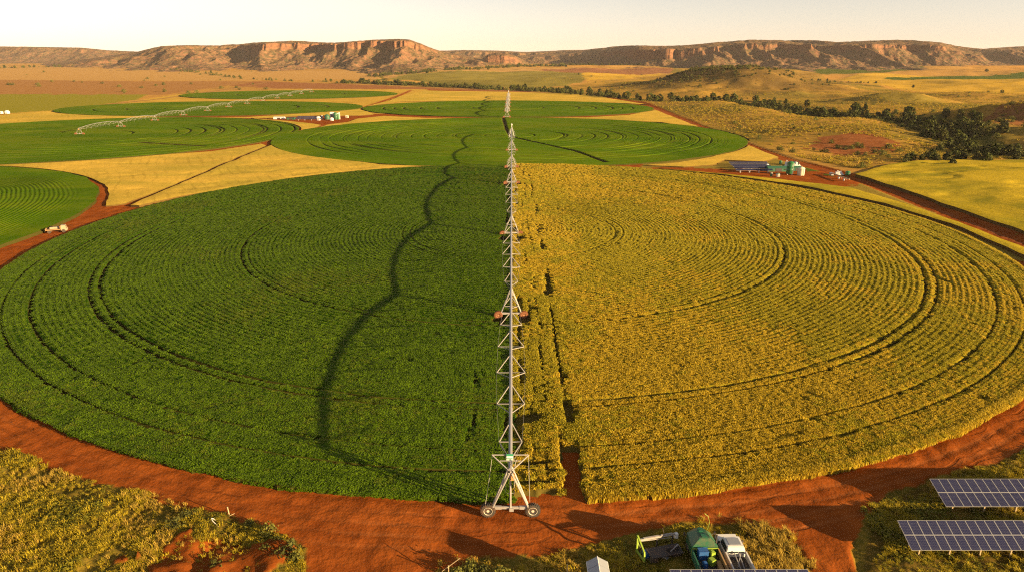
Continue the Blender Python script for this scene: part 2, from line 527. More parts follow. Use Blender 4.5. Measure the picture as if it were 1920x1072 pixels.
def ground_material():
    m, nt = new_mat('ground'); t = NT(nt); p = t.pos()
    col = t.attr('Col', 'Color'); veg = t.attr('veg')
    n1 = t.noise(p, 0.35, 8, 0.62); n2 = t.noise(p, 2.4, 5, 0.6); n3 = t.noise(p, 0.03, 6, 0.6)
    a = t.mix(t.ramp(n1, (0.3, 0.0), (0.75, 1.0)), t.mix(1.0, col, (0.72, 0.66, 0.62), 'MULTIPLY'), t.mix(1.0, col, (1.25, 1.22, 1.15), 'MULTIPLY'))
    # grass: tufts of straw and green
    g = t.mix(t.ramp(n2, (0.35, 0.0), (0.68, 1.0)), t.mix(1.0, col, (0.45, 0.62, 0.5), 'MULTIPLY'), t.mix(1.0, col, (1.4, 1.3, 1.1), 'MULTIPLY'))
    c = t.mix(t.math('MULTIPLY', veg, 0.75), a, g)
    # stones and clods on the bare soil
    v = t.n('ShaderNodeTexVoronoi', inp={'Scale': 3.2}); t.l(p, v.inputs['Vector'])
    peb = t.ramp(v.outputs['Distance'], (0.0, 1.0), (0.12, 0.0))
    c = t.mix(t.math('MULTIPLY', peb, t.math('MULTIPLY', t.ramp(n1, (0.5, 0.0), (0.6, 0.35)), t.math('SUBTRACT', 1.0, veg))), c, (0.40, 0.22, 0.12))
    dk = t.noise(p, 0.13, 6, 0.68, 0.4)
    c = t.mix(t.math('MULTIPLY', t.ramp(dk, (0.42, 0.0), (0.62, 0.6)), t.math('SUBTRACT', 1.0, veg)), c, t.mix(1.0, c, (0.62, 0.55, 0.6), 'MULTIPLY'))
    c = t.mix(t.math('MULTIPLY', t.ramp(t.noise(p, 0.05, 7, 0.7), (0.55, 0.0), (0.7, 0.45)), t.math('SUBTRACT', 1.0, veg)), c, t.mix(1.0, c, (1.35, 1.6, 1.9), 'MULTIPLY'))
    # low scrub seen as dark dots far off
    v2 = t.n('ShaderNodeTexVoronoi', inp={'Scale': 0.11, 'Randomness': 1.0}); t.l(p, v2.inputs['Vector'])
    sc = t.math('MULTIPLY', t.ramp(v2.outputs['Distance'], (0.10, 1.0), (0.16, 0.0)), t.ramp(n3, (0.47, 0.0), (0.56, 0.8)))
    lim = t.ramp(veg, (0.4, 0.0), (0.5, 1.0), (0.7, 1.0), (0.75, 0.0))
    c = t.mix(t.math('MULTIPLY', sc, lim), c, (0.055, 0.055, 0.02))
    # pairs of tyre tracks that follow the rim of the field round the ring road
    tr = t.attr('track'); n4 = t.noise(p, 0.11, 3, 0.5)
    wv = t.math('SINE', t.math('MULTIPLY', t.math('ADD', tr, t.math('MULTIPLY', n4, 5.0)), 4.2))
    band = t.math('MULTIPLY', t.math('MULTIPLY', t.ramp(wv, (0.55, 0.0), (0.9, 1.0)), t.ramp(t.math('MULTIPLY', tr, 0.1), (0.08, 0.0), (0.14, 1.0), (0.75, 1.0), (0.85, 0.0))), t.math('SUBTRACT', 1.0, veg))
    band = t.math('MULTIPLY', band, t.ramp(t.noise(p, 0.09, 5, 0.65), (0.48, 0.0), (0.62, 1.0)))
    c = t.mix(t.math('MULTIPLY', band, 0.5), c, (0.17, 0.048, 0.011))
    ln = t.attr('lane')
    c = t.mix(t.math('MULTIPLY', t.ramp(ln, (0.25, 0.0), (0.7, 1.0)), t.ramp(n2, (0.3, 0.1), (0.7, 0.5))), c, (0.38, 0.135, 0.042))
    c = t.mix(t.ramp(ln, (0.08, 0.0), (0.2, 0.22), (0.34, 0.0)), c, (0.15, 0.045, 0.014))
    h = t.math('SUBTRACT', t.math('ADD', t.math('MULTIPLY', n1, 0.6), t.math('MULTIPLY', n2, 0.4)), t.math('MULTIPLY', band, 0.3))
    bm = t.bump(h, 0.55, 0.32)
    t.out(c, 0.95, 0.0, normal=bm)
    return m


# ------------------------------------------------------------------ crops
def crop_material(name, dark, light, tip, soil=(0.20, 0.075, 0.025), scale=1.6, bumpd=0.35, big=0.05, patch=None, stripe=0.0):
    m, nt = new_mat(name); t = NT(nt); p = t.pos()
    n1 = t.noise(p, scale, 5, 0.7); n2 = t.noise(p, big, 6, 0.6); n3 = t.noise(p, scale * 4.5, 3, 0.6)
    c = t.mix(t.ramp(n1, (0.32, 0.0), (0.68, 1.0)), dark, light)
    c = t.mix(t.ramp(n3, (0.52, 0.0), (0.75, 0.7)), c, tip)
    c = t.mix(t.ramp(n2, (0.35, 0.0), (0.7, 1.0)), t.mix(1.0, c, (0.82, 0.84, 0.8), 'MULTIPLY'), t.mix(1.0, c, (1.16, 1.12, 1.1), 'MULTIPLY'))
    if patch:
        c = t.mix(t.ramp(t.noise(t.vscale(p, (0.02, 0.055, 1)), 1.0, 5, 0.6), (0.45, 0.0), (0.62, patch[1])), c, patch[0])
    if stripe:
        ws = t.n('ShaderNodeSeparateXYZ'); t.l(p, ws.inputs[0])
        ln = t.math('ADD', t.math('MULTIPLY', ws.outputs[0], .80), t.math('ADD', t.math('MULTIPLY', ws.outputs[1], .42), t.math('MULTIPLY', t.noise(p, .03, 3), 9.0)))
        sw = t.math('SINE', t.math('MULTIPLY', ln, 6.283 / stripe))
        c = t.mix(t.math('MULTIPLY', t.ramp(sw, (0.55, 0.0), (0.95, 1.0)), t.math('MULTIPLY', t.ramp(t.noise(p, .05, 4), (.42, 0.0), (.6, 1.0)), .38)), c, t.mix(1.0, c, (.58, .58, .5), 'MULTIPLY'))
    c = t.mix(t.ramp(t.attr('bare'), (0.06, 0.0), (0.42, 1.0)), c, soil)  # dark tone for bare soil and stems, with rut shade painted in
    h = t.math('ADD', t.math('MULTIPLY', n1, 0.7), t.math('MULTIPLY', n3, 0.4))
    t.out(c, 0.9, 0.0, normal=t.bump(h, 0.45, bumpd), transl=0.0)
    return m


ROWP = 1.0
RINGS0 = [(27.4, .25, 1.0), (25.7, .25, 1.0), (63.9, .24, .95), (62.3, .22, .7), (91.9, .27, 1.0), (90.2, .27, 1.0), (101.0, .22, .75), (105.1, .30, 1.0)]


def row_vis(X, Y):
    return (0.45 + 0.55 * sstep(-0.3, 0.4, fbm(X + 31, Y, 32, 3))) * sstep(86, 118, Y + np.abs(X) * .35)


def main_height(X, Y, wheat):
    dx = X - F0['c'][0]; dy = Y - F0['c'][1]
    r = np.hypot(dx, dy); th = np.arctan2(dy, dx)
    base = 0.74 if wheat else 0.50
    wob = fbm(X, Y, 9, 3) * 0.25
    vis = row_vis(X, Y)
    row = np.cos(2 * math.pi * r / ROWP)
    inner = sstep(106, 98, r) * sstep(5, 14, r)
    h = base * (1 + (0.09 if not wheat else 0.04) * vis * inner * row)
    h = h + fbm(X, Y, 1.6, 3) * 0.03 + fbm(X, Y, 7, 3) * 0.04
    spot = np.zeros(r.shape)
    hole = np.clip(fbm(X + 300, Y, 3.0, 3) - 0.8, 0, 1) * 1.3
    bare = hole * 0.6
    for rr, w, dpt in RINGS0:
        k = np.exp(-((r - rr + wob * 0.35) / (w * (1.0 if wheat else 1.1))) ** 4) * np.minimum(1, dpt * (0.95 + 0.25 * fbm(X, Y, 5, 2)))
        # worn deeper on the flanks than straight below the camera
        bare = np.maximum(bare, k)
    if wheat:
        for lx, w, dpt, s in ((4.3, .22, 1.0, 1), (6.6, .32, 0.9, 2), (1.1, .5, 0.75, 3), (2.7, .18, .5, 5)):
            k = np.exp(-((X - lx - fbm(Y, X * 0 + s, 14, 3) * 0.5) / w) ** 4) * dpt * sstep(-0.15 if s < 3 else 0.0, 0.35, fbm(Y, X * 0 + 5 * s, 11, 3) + 0.1) * (Y < 262)
            bare = np.maximum(bare, k)
        for sx, sy, rx, ry, dp in ((6.7, 119, .9, 2.2, 1), (6.8, 167, 1.1, 1.5, 1), (6.6, 171, 1.3, .7, 1), (3.4, 110.5, .9, .8, 1), (7.0, 125, .7, 7, .8), (1.8, 73, 1.7, 1.6, .8), (2.2, 63.5, 2.0, .7, .9), (2.8, 60.0, 3.2, .5, .9),
                                   (6.9, 75, .9, 3.5, .9), (6.8, 84, .8, 1.2, .8), (1.2, 156, .8, 1.2, 1), (3.0, 170.5, 1.3, .5, .9), (7.0, 150, .8, 2.5, .8), (7.6, 188, 1.3, 1.0, .8), (5.6, 66.5, .5, 3.2, .7)):
            bare = np.maximum(bare, dp * sstep(1.25, 0.7, np.hypot((X - sx) / rx, (Y - sy) / ry) + fbm(X, Y, 1.2, 3) * 0.35))
        spot = np.maximum(spot, sstep(1.2, 0.9, np.abs(X - 6.3 - (Y - 60) * 0.02) / 0.85 + fbm(X, Y, 1.6, 4) * 0.65) * sstep(68.5, 65.5, Y))
        spot = np.maximum(spot, sstep(1.2, 0.9, np.hypot((X - 2.6) / 3.4, (Y - 56.4) / 2.0) + fbm(X, Y, 1.1, 3) * 0.3))
        bare = np.maximum(bare, sstep(1.3, 0.9, np.abs(X - 6.3 - (Y - 60) * 0.02) / 0.95 + fbm(X, Y, 1.3, 3) * 0.3) * sstep(68.5, 65.5, Y))
        bare = np.maximum(bare, sstep(1.2, 0.9, np.hypot((X - 2.6) / 3.6, (Y - 56.6) / 2.3) + fbm(X, Y, 1.1, 3) * 0.25))
    else:
        for lx, w, dpt, s in ((-0.9, .5, .75, 1), (-4.9, .35, .5, 2)):
            k = np.exp(-((X - lx - fbm(Y, X * 0 + s, 10, 3) * 0.7) / w) ** 4) * dpt * sstep(0.1, 0.5, fbm(Y, X * 0 + 5 * s, 9, 3))
            bare = np.maximum(bare, k)
        bare = np.maximum(bare, sstep(1.2, 0.9, np.hypot((X + 0.6) / 1.6, (Y - 57) / 1.2) + fbm(X, Y, 1.1, 3) * 0.25))
    for ty in (107.6, 160.4, 233.0, 269.0):
        bare = np.maximum(bare, sstep(1.3, 0.9, np.hypot((np.abs(X) - 2.1) / 1.1, (Y - ty + 1.3) / 2.0) + fbm(X, Y, 1, 2) * .2))
    h = h * (1 - np.clip(bare, 0, 0.94))
    return np.where(spot > .75, -.3, np.maximum(h, 0.04)), np.clip(bare, 0, 1), r


def main_half(name, wheat, mat):
    ro = np.arange(0.6, F0['r'] - 0.3, 0.3)
    ex = [rr + d for rr, w, _ in RINGS0 for d in (-w, -w * .55, 0, w * .55, w)]
    ro = np.unique(np.round(np.concatenate([ro, ex, [F0['r'] - .3, F0['r'] - .12, F0['r']]]), 3))
    keep = np.concatenate([[True], np.diff(ro) > 0.05]); ro = ro[keep]
    ro = np.append(ro, F0['r'] + 0.06)
    a0, a1 = (-math.pi / 2, math.pi / 2) if wheat else (math.pi / 2, 1.5 * math.pi)
    na = 1150
    th = np.linspace(a0, a1, na)
    Rr = np.repeat(ro[:, None], na, 1); T = np.repeat(th[None, :], len(ro), 0)
    edge = fbm(np.cos(T) * 110, np.sin(T) * 110, 4, 4) * 0.35 + fbm(np.cos(T) * 110, np.sin(T) * 110, 0.9, 2) * 0.22
    Rr = Rr + edge * sstep(F0['r'] - 2.5, F0['r'], Rr)
    X = F0['c'][0] + Rr * np.cos(T); Y = F0['c'][1] + Rr * np.sin(T)
    seam = 0.35
    X = X + (seam - F0['c'][0]) * np.exp(-np.abs(X - F0['c'][0]) / 1.5) + fbm(Y, X * 0 + 7, 3, 3) * 0.3 * np.exp(-np.abs(X - F0['c'][0]) / 0.6)
    h, bare, r = main_height(X, Y, wheat)
    h[-1] = -0.25; h[-2] *= 0.75; h[-3] *= 0.95
    bare[-1] = 1; bare[-2] = np.maximum(bare[-2], .8); bare[-3] = np.maximum(bare[-3], .45)  # rim rows darkened: brown lower stems, and the sunlit edge painted dimmer
    if not wheat: h[:, 0] *= 0.9
    nr = len(ro)
    me = np_mesh(name, np.stack([X, Y, h], -1).reshape(-1, 3), grid_quads(nr, na), mat, {'bare': ('FLOAT', bare.ravel())}, smooth=np.repeat(np.arange(nr - 1) < nr - 2, na - 1))
    return link(bpy.data.objects.new(name, me))


def disc_field(name, E, mat, hgt, rings, lanes, dr, rowp, seed, label):
    cx, cy, rx, ry = E
    ro = np.arange(dr, rx - dr * 0.5, dr)
    ex = [rr + d for rr, w in rings for d in (-w, -w * .5, 0, w * .5, w)]
    ro = np.unique(np.round(np.concatenate([ro, ex, [rx - .4, rx - .1]]), 3))
    ro = ro[np.concatenate([[True], np.diff(ro) > 0.06])]; ro = np.append(ro, [rx, rx + 0.05])
    na = int(min(1500, 2 * math.pi * rx / dr))
    th = np.linspace(0, 2 * math.pi, na)
    Rr = np.repeat(ro[:, None], na, 1); T = np.repeat(th[None, :], len(ro), 0)
    edge = fbm(np.cos(T) * rx + seed, np.sin(T) * rx, 12, 4) * 0.8
    Rr = Rr + edge * sstep(rx - 4, rx, Rr)
    X = cx + Rr * np.cos(T); Y = cy + Rr * np.sin(T) * ry / rx
    wob = fbm(X, Y, 15, 3) * 0.4
    vis = 0.45 + 0.55 * sstep(-0.2, 0.5, fbm(X + seed * 7, Y, 50, 3))
    h = hgt * (1 + 0.26 * vis * np.cos(2 * math.pi * (Rr + wob) / rowp) * sstep(rx - 3, rx - 12, Rr)) + fbm(X, Y, 4, 3) * 0.04 + fbm(X, Y, 22, 3) * 0.08
    bare = np.zeros(X.shape)
    for rr, w in rings:
        bare = np.maximum(bare, np.exp(-((Rr - rr + wob * .4) / (w * 1.3)) ** 4) * (0.45 + 0.55 * fbm(X + rr, Y, 40, 2)))
    for pts, w in lanes:
        bare = np.maximum(bare, np.exp(-((segdist(X, Y, GP(pts)) + wob * .5) / w) ** 4))
    bare = np.clip(bare, 0, 1)
    h = h * (1 - 0.92 * bare)
    h[-1] = -0.25; h[-2] *= 0.9
    bare[-1] = 1; bare[-2] = .8; bare[-3] = np.maximum(bare[-3], .3)  # outer rows take the dark stem tone, which also paints down the sunlit rim
    Z = h + Hg(X, Y)
    me = np_mesh(name, np.stack([X, Y, Z], -1).reshape(-1, 3), grid_quads(len(ro), na), mat, {'bare': ('FLOAT', bare.ravel())}, smooth=np.repeat(np.arange(len(ro) - 1) < len(ro) - 2, na - 1))
    o = link(bpy.data.objects.new(name, me))
    return tag(o, label, 'crop field', 'irrigated crop circles', 'stuff')


def poly_field(name, px, mat, hgt, step, seed, label, gap=0.4, dome=0.0, tracks=(), pushed=True, streak=0.0):
    P = []
    W = GP(px)
    for i in range(len(W)):
        a = np.array(W[i]); b = np.array(W[(i + 1) % len(W)])
        n = max(1, int(np.hypot(*(b - a)) / (step * 0.8)))
        for k in range(n): P.append(a + (b - a) * k / n)
    P = np.array(P)
    P = P + np.stack([fbm(P[:, 0], P[:, 1], 9, 3), fbm(P[:, 0] + 55, P[:, 1], 9, 3)], -1) * 0.5
    if pushed: P = push_out(P, gap)
    # drop points that fell on top of each other
    k = [0]
    for i in range(1, len(P)):
        if np.hypot(*(P[i] - P[k[-1]])) > step * 0.25: k.append(i)
    P = P[k]
    lo = P.min(0); hi = P.max(0)
    gx, gy = np.meshgrid(np.arange(lo[0], hi[0], step), np.arange(lo[1], hi[1], step))
    rg = np.random.default_rng(seed)
    Q = np.stack([gx.ravel(), gy.ravel()], -1) + rg.uniform(-.35, .35, (gx.size, 2)) * step
    Q = Q[inpoly(Q[:, 0], Q[:, 1], [tuple(p) for p in P])]
    Q = Q[segdist(Q[:, 0], Q[:, 1], [tuple(p) for p in P] + [tuple(P[0])]) > step * 0.6]
    n = len(P)
    verts = [Vector(p) for p in P] + [Vector(q) for q in Q]
    r = geometry.delaunay_2d_cdt(verts, [(i, (i + 1) % n) for i in range(n)], [], 1, 1e-4)
    v2 = np.array([tuple(v) for v in r[0]]); fc = np.array(r[2]); ed = np.array(r[1])
    orig = r[3]
    X, Y = v2[:, 0], v2[:, 1]
    z0 = Hg(X, Y)
    dd = segdist(X, Y, [tuple(p) for p in P] + [tuple(P[0])])
    h = hgt * (1 + fbm(X, Y, 5, 3) * 0.07 + fbm(X, Y, 26, 3) * 0.10) * (0.88 + 0.12 * sstep(0, 2, dd))
    if streak: h = h - streak * sstep(0.25, 0.7, fbm(X * 0.5, Y, 7, 4)) * sstep(2, 6, dd)
    bare = np.zeros(len(X))
    for pts, w in tracks:
        bare = np.maximum(bare, np.exp(-(segdist(X, Y, GP(pts)) / w) ** 4))
    h = h * (1 - 0.9 * bare) + dome * sstep(0, 45, dd)
    V = np.stack([X, Y, z0 + h], -1)
    # walls round the outline: edges used by one face only
    e = np.sort(np.concatenate([fc[:, [0, 1]], fc[:, [1, 2]], fc[:, [2, 0]]]), 1)
    di = np.concatenate([fc[:, [0, 1]], fc[:, [1, 2]], fc[:, [2, 0]]])
    key = e[:, 0].astype(np.int64) * len(V) + e[:, 1]
    u, inv, cnt = np.unique(key, return_inverse=True, return_counts=True)
    bd = di[cnt[inv] == 1]
    Vb = V.copy(); Vb[:, 2] = z0 - 0.3
    use = np.unique(bd); mp = {int(a): len(V) + i for i, a in enumerate(use)}
    nu = len(use); V = np.concatenate([V, Vb[use], V[use]])
    wall = np.array([(mp[int(b)] + nu, mp[int(a)] + nu, mp[int(a)]) for a, b in bd] + [(mp[int(b)] + nu, mp[int(a)], mp[int(b)]) for a, b in bd])
    T = np.concatenate([fc, wall])
    bare = np.concatenate([bare, np.full(nu, .95), np.full(nu, .55)])  # walls: dirt-splashed stems and the shade at the straw base, put into colour
    me = np_mesh(name, V, T, mat, {'bare': ('FLOAT', bare)}, smooth=np.arange(len(T)) < len(fc))
    o = link(bpy.data.objects.new(name, me))
    return tag(o, label, 'dry crop', 'yellow dry crop between the circles', 'stuff')


# ------------------------------------------------------------------ plants set out in thousands: one object each, points carrying small tufts
def scatter(name, P, rot, scl, pick, tufts, label, cat, group=None):
    me = np_mesh(name, P, np.zeros((0, 3), np.int32), [], {'rot': ('FLOAT_VECTOR', rot), 'scl': ('FLOAT', scl), 'pick': ('INT', pick)})
    o = link(bpy.data.objects.new(name, me))
    c = bpy.data.collections.new(name + '_kinds')
    for i, tm in enumerate(tufts):
        c.objects.link(bpy.data.objects.new('%s_kind_%d' % (name, i), tm))
    ng = bpy.data.node_groups.new(name, 'GeometryNodeTree')
    ng.interface.new_socket('Geometry', in_out='INPUT', socket_type='NodeSocketGeometry')
    ng.interface.new_socket('Geometry', in_out='OUTPUT', socket_type='NodeSocketGeometry')
    t = NT(ng)
    gi = t.n('NodeGroupInput'); go = t.n('NodeGroupOutput')
    ci = t.n('GeometryNodeCollectionInfo'); ci.inputs['Collection'].default_value = c
    ci.inputs['Separate Children'].default_value = True; ci.inputs['Reset Children'].default_value = True
    ip = t.n('GeometryNodeInstanceOnPoints'); ip.inputs['Pick Instance'].default_value = True

    def at(nm, ty):
        a = t.n('GeometryNodeInputNamedAttribute', data_type=ty); a.inputs['Name'].default_value = nm
        return a.outputs[0]
    t.l(gi.outputs[0], ip.inputs['Points']); t.l(ci.outputs[0], ip.inputs['Instance'])
    t.l(at('pick', 'INT'), ip.inputs['Instance Index'])
    t.l(at('rot', 'FLOAT_VECTOR'), ip.inputs['Rotation'])
    t.l(at('scl', 'FLOAT'), ip.inputs['Scale'])
    t.l(ip.outputs[0], go.inputs[0])
    md = o.modifiers.new('plants', 'NODES'); md.node_group = ng
    return tag(o, label, cat, group, 'stuff')


def leafy_tuft(name, n, rad, hgt, leaf, mat, seed):
    rg = np.random.default_rng(seed); V = []; Fc = []
    for i in range(n):
        a = rg.uniform(0, 2 * math.pi); k = rg.uniform(0.1, 1) ** 0.6
        c = Vector((math.cos(a) * rad * k, math.sin(a) * rad * k, hgt * (1 - 0.75 * k * k) * rg.uniform(.6, 1.1)))
        d = Vector((math.cos(a), math.sin(a), rg.uniform(-.3, .7))).normalized()
        w = d.cross(Vector((rg.uniform(-.5, .5), rg.uniform(-.5, .5), 1))).normalized()
        L = leaf * rg.uniform(.7, 1.3); b = len(V)
        V += [c - d * L * .5, c + w * L * .36, c + d * L * .5 + Vector((0, 0, -L * .2)), c - w * L * .36]
        Fc.append((b, b + 1, b + 2, b + 3))
    return np_mesh(name, np.array([tuple(v) for v in V]), np.array(Fc), mat, smooth=False)


def blade_tuft(name, n, rad, hgt, w, lean, mat, seed, droop=0.3, z0=0.0):
    rg = np.random.default_rng(seed); V = []; Fc = []
    for i in range(n):
        a = rg.uniform(0, 2 * math.pi); k = rg.uniform(0, 1) ** .5 * rad
        p = Vector((math.cos(a) * k, math.sin(a) * k, z0)); a2 = rg.uniform(0, 2 * math.pi)
        o = Vector((math.cos(a2), math.sin(a2), 0)); s = Vector((-o.y, o.x, 0)) * w * .5
        H = hgt * rg.uniform(.6, 1.1); ln = lean * rg.uniform(.2, 1.2)
        m = p + o * H * ln * .45 + Vector((0, 0, H * .62)); e = p + o * H * ln * (1 + droop) + Vector((0, 0, H * (1 - droop * ln)))
        b = len(V)
        V += [p - s, p + s, m + s * 1.1, m - s * 1.1, e + s * .35, e - s * .35]
        Fc += [(b, b + 1, b + 2, b + 3), (b + 3, b + 2, b + 4, b + 5)]
    return np_mesh(name, np.array([tuple(v) for v in V]), np.array(Fc), mat, smooth=False)


def row_patch(name, mat, seed, wid, ln, n, wheat):
    """a short piece of crop row, many small plants side by side (x across the row, y along it)"""
    rg = np.random.default_rng(seed); V = []; Fc = []
    for i in range(n):
        px, py = rg.normal(0, wid * .30), rg.uniform(-ln / 2, ln / 2)
        px = max(-wid * .6, min(wid * .6, px)); top = (1 - (px / wid) ** 2 * 1.4)
        if wheat:
            for k in range(3):
                a = rg.uniform(0, 6.28); H = rg.uniform(.20, .34) * top; w = rg.uniform(.014, .03); ln_ = rg.uniform(.03, .16)
                p = Vector((px + rg.normal(0, .03), py + rg.normal(0, .03), -.05)); s = Vector((math.cos(a) * w, math.sin(a) * w, 0)); a2 = rg.uniform(0, 6.28)
                e = p + Vector((math.cos(a2) * ln_, math.sin(a2) * ln_, H)); b = len(V)
                V += [p - s, p + s, e + s, e - s]; Fc.append((b, b + 1, b + 2, b + 3))
        else:
            for k in range(4):
                a = rg.uniform(0, 6.28); d = Vector((math.cos(a), math.sin(a), rg.uniform(-.2, .45))).normalized(); q = rg.uniform(.07, .13)
                w = d.cross(Vector((rg.uniform(-.4, .4), rg.uniform(-.4, .4), 1))).normalized() * q * .42
                c = Vector((px, py, rg.uniform(.02, .13) * top)) + d * q * .5; b = len(V)
                V += [c - d * q * .5, c + w, c + d * q * .5, c - w]; Fc.append((b, b + 1, b + 2, b + 3))
    return np_mesh(name, np.array([tuple(v) for v in V]), np.array(Fc), mat, smooth=False)


def leaf_material(name, a, b, transl=0.25, rough=0.6, spec=0.25):
    m, nt = new_mat(name); t = NT(nt)
    spec = spec * .4
    n = t.noise(t.pos(), 0.45, 4, 0.7)
    r = t.n('ShaderNodeObjectInfo').outputs['Random']
    f = t.math('ADD', t.math('MULTIPLY', t.ramp(n, (0.3, 0.0), (0.7, 1.0)), 0.6), t.math('MULTIPLY', r, 0.4))
    t.out(t.mix(f, a, b), rough, spec, transl=transl)
    return m
# ------------------------------------------------------------------ irrigation machines
PIPE_R = .19


def make_pivot(label, X, Ys, y_pivot, H, arch, nb, thick=1.0, hoses=False, sign=False, group=None, hw=1.0):
    root = empty('irrigation_pivot', (X, Ys[0], 0))
    tag(root, label, 'irrigation machine', group)
    y0 = Ys[0]
    stops = list(Ys) + ([y_pivot] if y_pivot else [])
    first_brace = None
    for i in range(len(stops) - 1):
        a, b = stops[i] - y0, stops[i + 1] - y0
        L = b - a

        def zp(t): return H + arch * 4 * t * (1 - t)
        n = 16
        s = MB(); s.tube([(0, a + L * k / n, zp(k / n)) for k in range(n + 1)], PIPE_R * thick, 8)
        for k in range(1, 5):                     # flanges between lengths of pipe
            t = k / 5; s.bar((0, a + L * t - .05, zp(t)), (0, a + L * t + .05, zp(t)), (PIPE_R + .06) * thick, 8)
        span = s.build('span', M['galv'], root, True)
        nodes = []
        for k in range(nb):
            t = (k + .75) / (nb + .5)
            q = math.sin(math.pi * t) ** .6
            D = .5 + 1.15 * q; W = (.45 + 1.35 * q) * hw
            dt = .32 / (nb + .5)
            tb = t - dt
            yb = a + L * t; A = (0, a + L * (t + .28 / (nb + .5)), zp(t + .28 / (nb + .5)) - .1)
            A0 = (0, a + L * (t - .55 / (nb + .5)), zp(max(0, t - .55 / (nb + .5))) - .1)
            Lp, Rp = (-W, yb, zp(t) - D), (W, yb, zp(t) - D)
            br = MB(); r = (.062 if i < 3 else .045) * thick
            br.bar(A, Lp, r, 4); br.bar(A, Rp, r, 4); br.bar(Lp, Rp, r * .8, 4); br.bar(A0, Rp, r * .8, 4); br.bar(A0, Lp, r * .7, 4)
            br.build('truss_brace', M['galv_strut'], span)
            nodes.append((Lp, Rp))
        for sd in (0, 1):
            rd = MB()
            pts = [(0, a + .2, zp(0) - .1)] + [nd[sd] for nd in nodes] + [(0, b - .2, zp(1) - .1)]
            for p, q in zip(pts[:-1], pts[1:]): rd.bar(p, q, .014 * thick, 4)
            rd.build('truss_rod', M['galv_strut'], span)
        if hoses:
            hs = MB()
            for k in range(9):
                t = (k + .5) / 9
                hs.bar((0, a + L * t, zp(t)), (0.0, a + L * t, max(1.2, zp(t) - 2.4)), .03 * thick, 4)
                hs.bar((0, a + L * t, max(1.2, zp(t) - 2.4)), (0, a + L * t, max(1.0, zp(t) - 2.6)), .07 * thick, 5)
            hs.build('sprinkler_hoses', M['hose'], span)
    for i, Y in enumerate(Ys):
        y = Y - y0
        tw = MB(); tw.box((0, y, .98), (3.3, .2, .24)); tw.box((.1, y - .05, .86), (.42, .4, .36))
        for sx in (-1, 1): tw.bar((sx * 1.95, y - .02, .98), (sx * 1.95, y + .05, .72), .09, 6)
        tw.box((-1.3, y, .98), (.9, .26, .30)); tw.box((1.3, y, .98), (.9, .26, .30))
        tw.bar((0, y - .05, 1.0), (0, y - .05, H - .1), (.11 if sign and i == 0 else .06) * thick, 6)
        t = tw.build('tower', M['galv_beam'], root, False, .01)
        for sx in (-1, 1):
            for dy in (-.5, .5):
                lg = MB(); lg.bar((sx * 1.75, y + dy * .25, 1.0), (sx * .12, y + dy * 1.1, H - .05), (.10 if sign and i == 0 else .085) * thick, 6)
                lg.build('leg', M['galv_strut'], t)
            cb = MB(); cb.bar((sx * 1.05, y - .1, 2.72), (sx * .72, y + .25, 3.5), .03 * thick, 4)
            cb.bar((sx * .95, y - .3, 2.95), (sx * .95, y + .3, 2.95), .03 * thick, 4)
            cb.build('leg_tie', M['galv_strut'], t)
            wh = MB()
            wh.lathe([(.30, -.20), (.52, -.24), (.66, -.22), (.70, -.14), (.70, .14), (.66, .22), (.52, .24), (.30, .20)], (sx * 2.15, y, .70), 22, 'Y')
            for k in range(22):
                an = 2 * math.pi * k / 22
                for sg in (-1, 1):
                    wh.box((sx * 2.15 + math.cos(an + sg * .07) * .705, y + sg * .11, .70 + math.sin(an + sg * .07) * .705), (.07, .20, .09), M=Matrix.Rotation(-an, 3, 'Y'))
            rm = MB(); rm.lathe([(.05, -.15), (.30, -.12), (.41, -.19), (.43, -.25), (.40, -.255), (.37, -.2), (.30, .1), (.05, .12)], (sx * 2.15, y, .70), 20, 'Y')
            rm.lathe([(.14, -.21), (.14, -.10)], (sx * 2.15, y, .70), 12, 'Y')
            w = wh.build('wheel', M['tyre'] if (sign and i == 0) else M['tyre_red'], t, True)
            w2 = rm.build('rim', M['rim'] if (sign and i == 0) else M['rim_red'], t, True)
        if thick < 1.6:
            bx = MB(); bx.box((.22, y - .38, H - .55), (.46, .3, .62)); bx.box((.22, y - .55, H - .55), (.34, .05, .46))
            bx.build('control_box', M['box_orange'] if i == 0 else M['galv_beam'], t, False, .015)
    if sign:
        e = MB()
        bz, by = H + .95, 1.0
        e.bar((-1.75, by, bz), (1.75, by, bz), .06, 6)
        e.bar((-1.0, by * .62, H + .55), (1.0, by * .62, H + .55), .045, 6)
        for sx in (-1, 1): e.bar((sx * 1.75, by, bz), (sx * .15, 0, H - .1), .06, 6)
        e.build('end_brace', M['galv_strut'], root)
        for sx in (-1, 1):
            c = MB(); pts = []
            for k in range(9):
                q = k / 8
                pts.append((sx * (1.72 + (.75 if sx < 0 else .15) * q), by + (-1.15 if sx < 0 else -.4) * q, bz - (bz - (.95 if sx < 0 else 1.2)) * q - .25 * math.sin(math.pi * q)))
            c.tube(pts, .02, 5); c.build('hanging_cable', M['hose'], root)
        sgn = MB(); sgn.box((-.05, .78, H + .78), (.64, .06, .62), M=Matrix.Rotation(R(-20), 3, 'X'))
        so = sgn.build('sign_plate', M['sign_white'], root, False, .005)
        sg2 = MB(); sg2.box((-.05, .86, H + 1.02), (.66, .07, .20), M=Matrix.Rotation(R(-20), 3, 'X'))
        sg2.box((-.05, .70, H + .62), (.5, .05, .05), M=Matrix.Rotation(R(-20), 3, 'X')); sg2.box((-.05, .70, H + .76), (.54, .05, .05), M=Matrix.Rotation(R(-20), 3, 'X'))
        sg2.build('sign_heading', M['sign_green'], so)
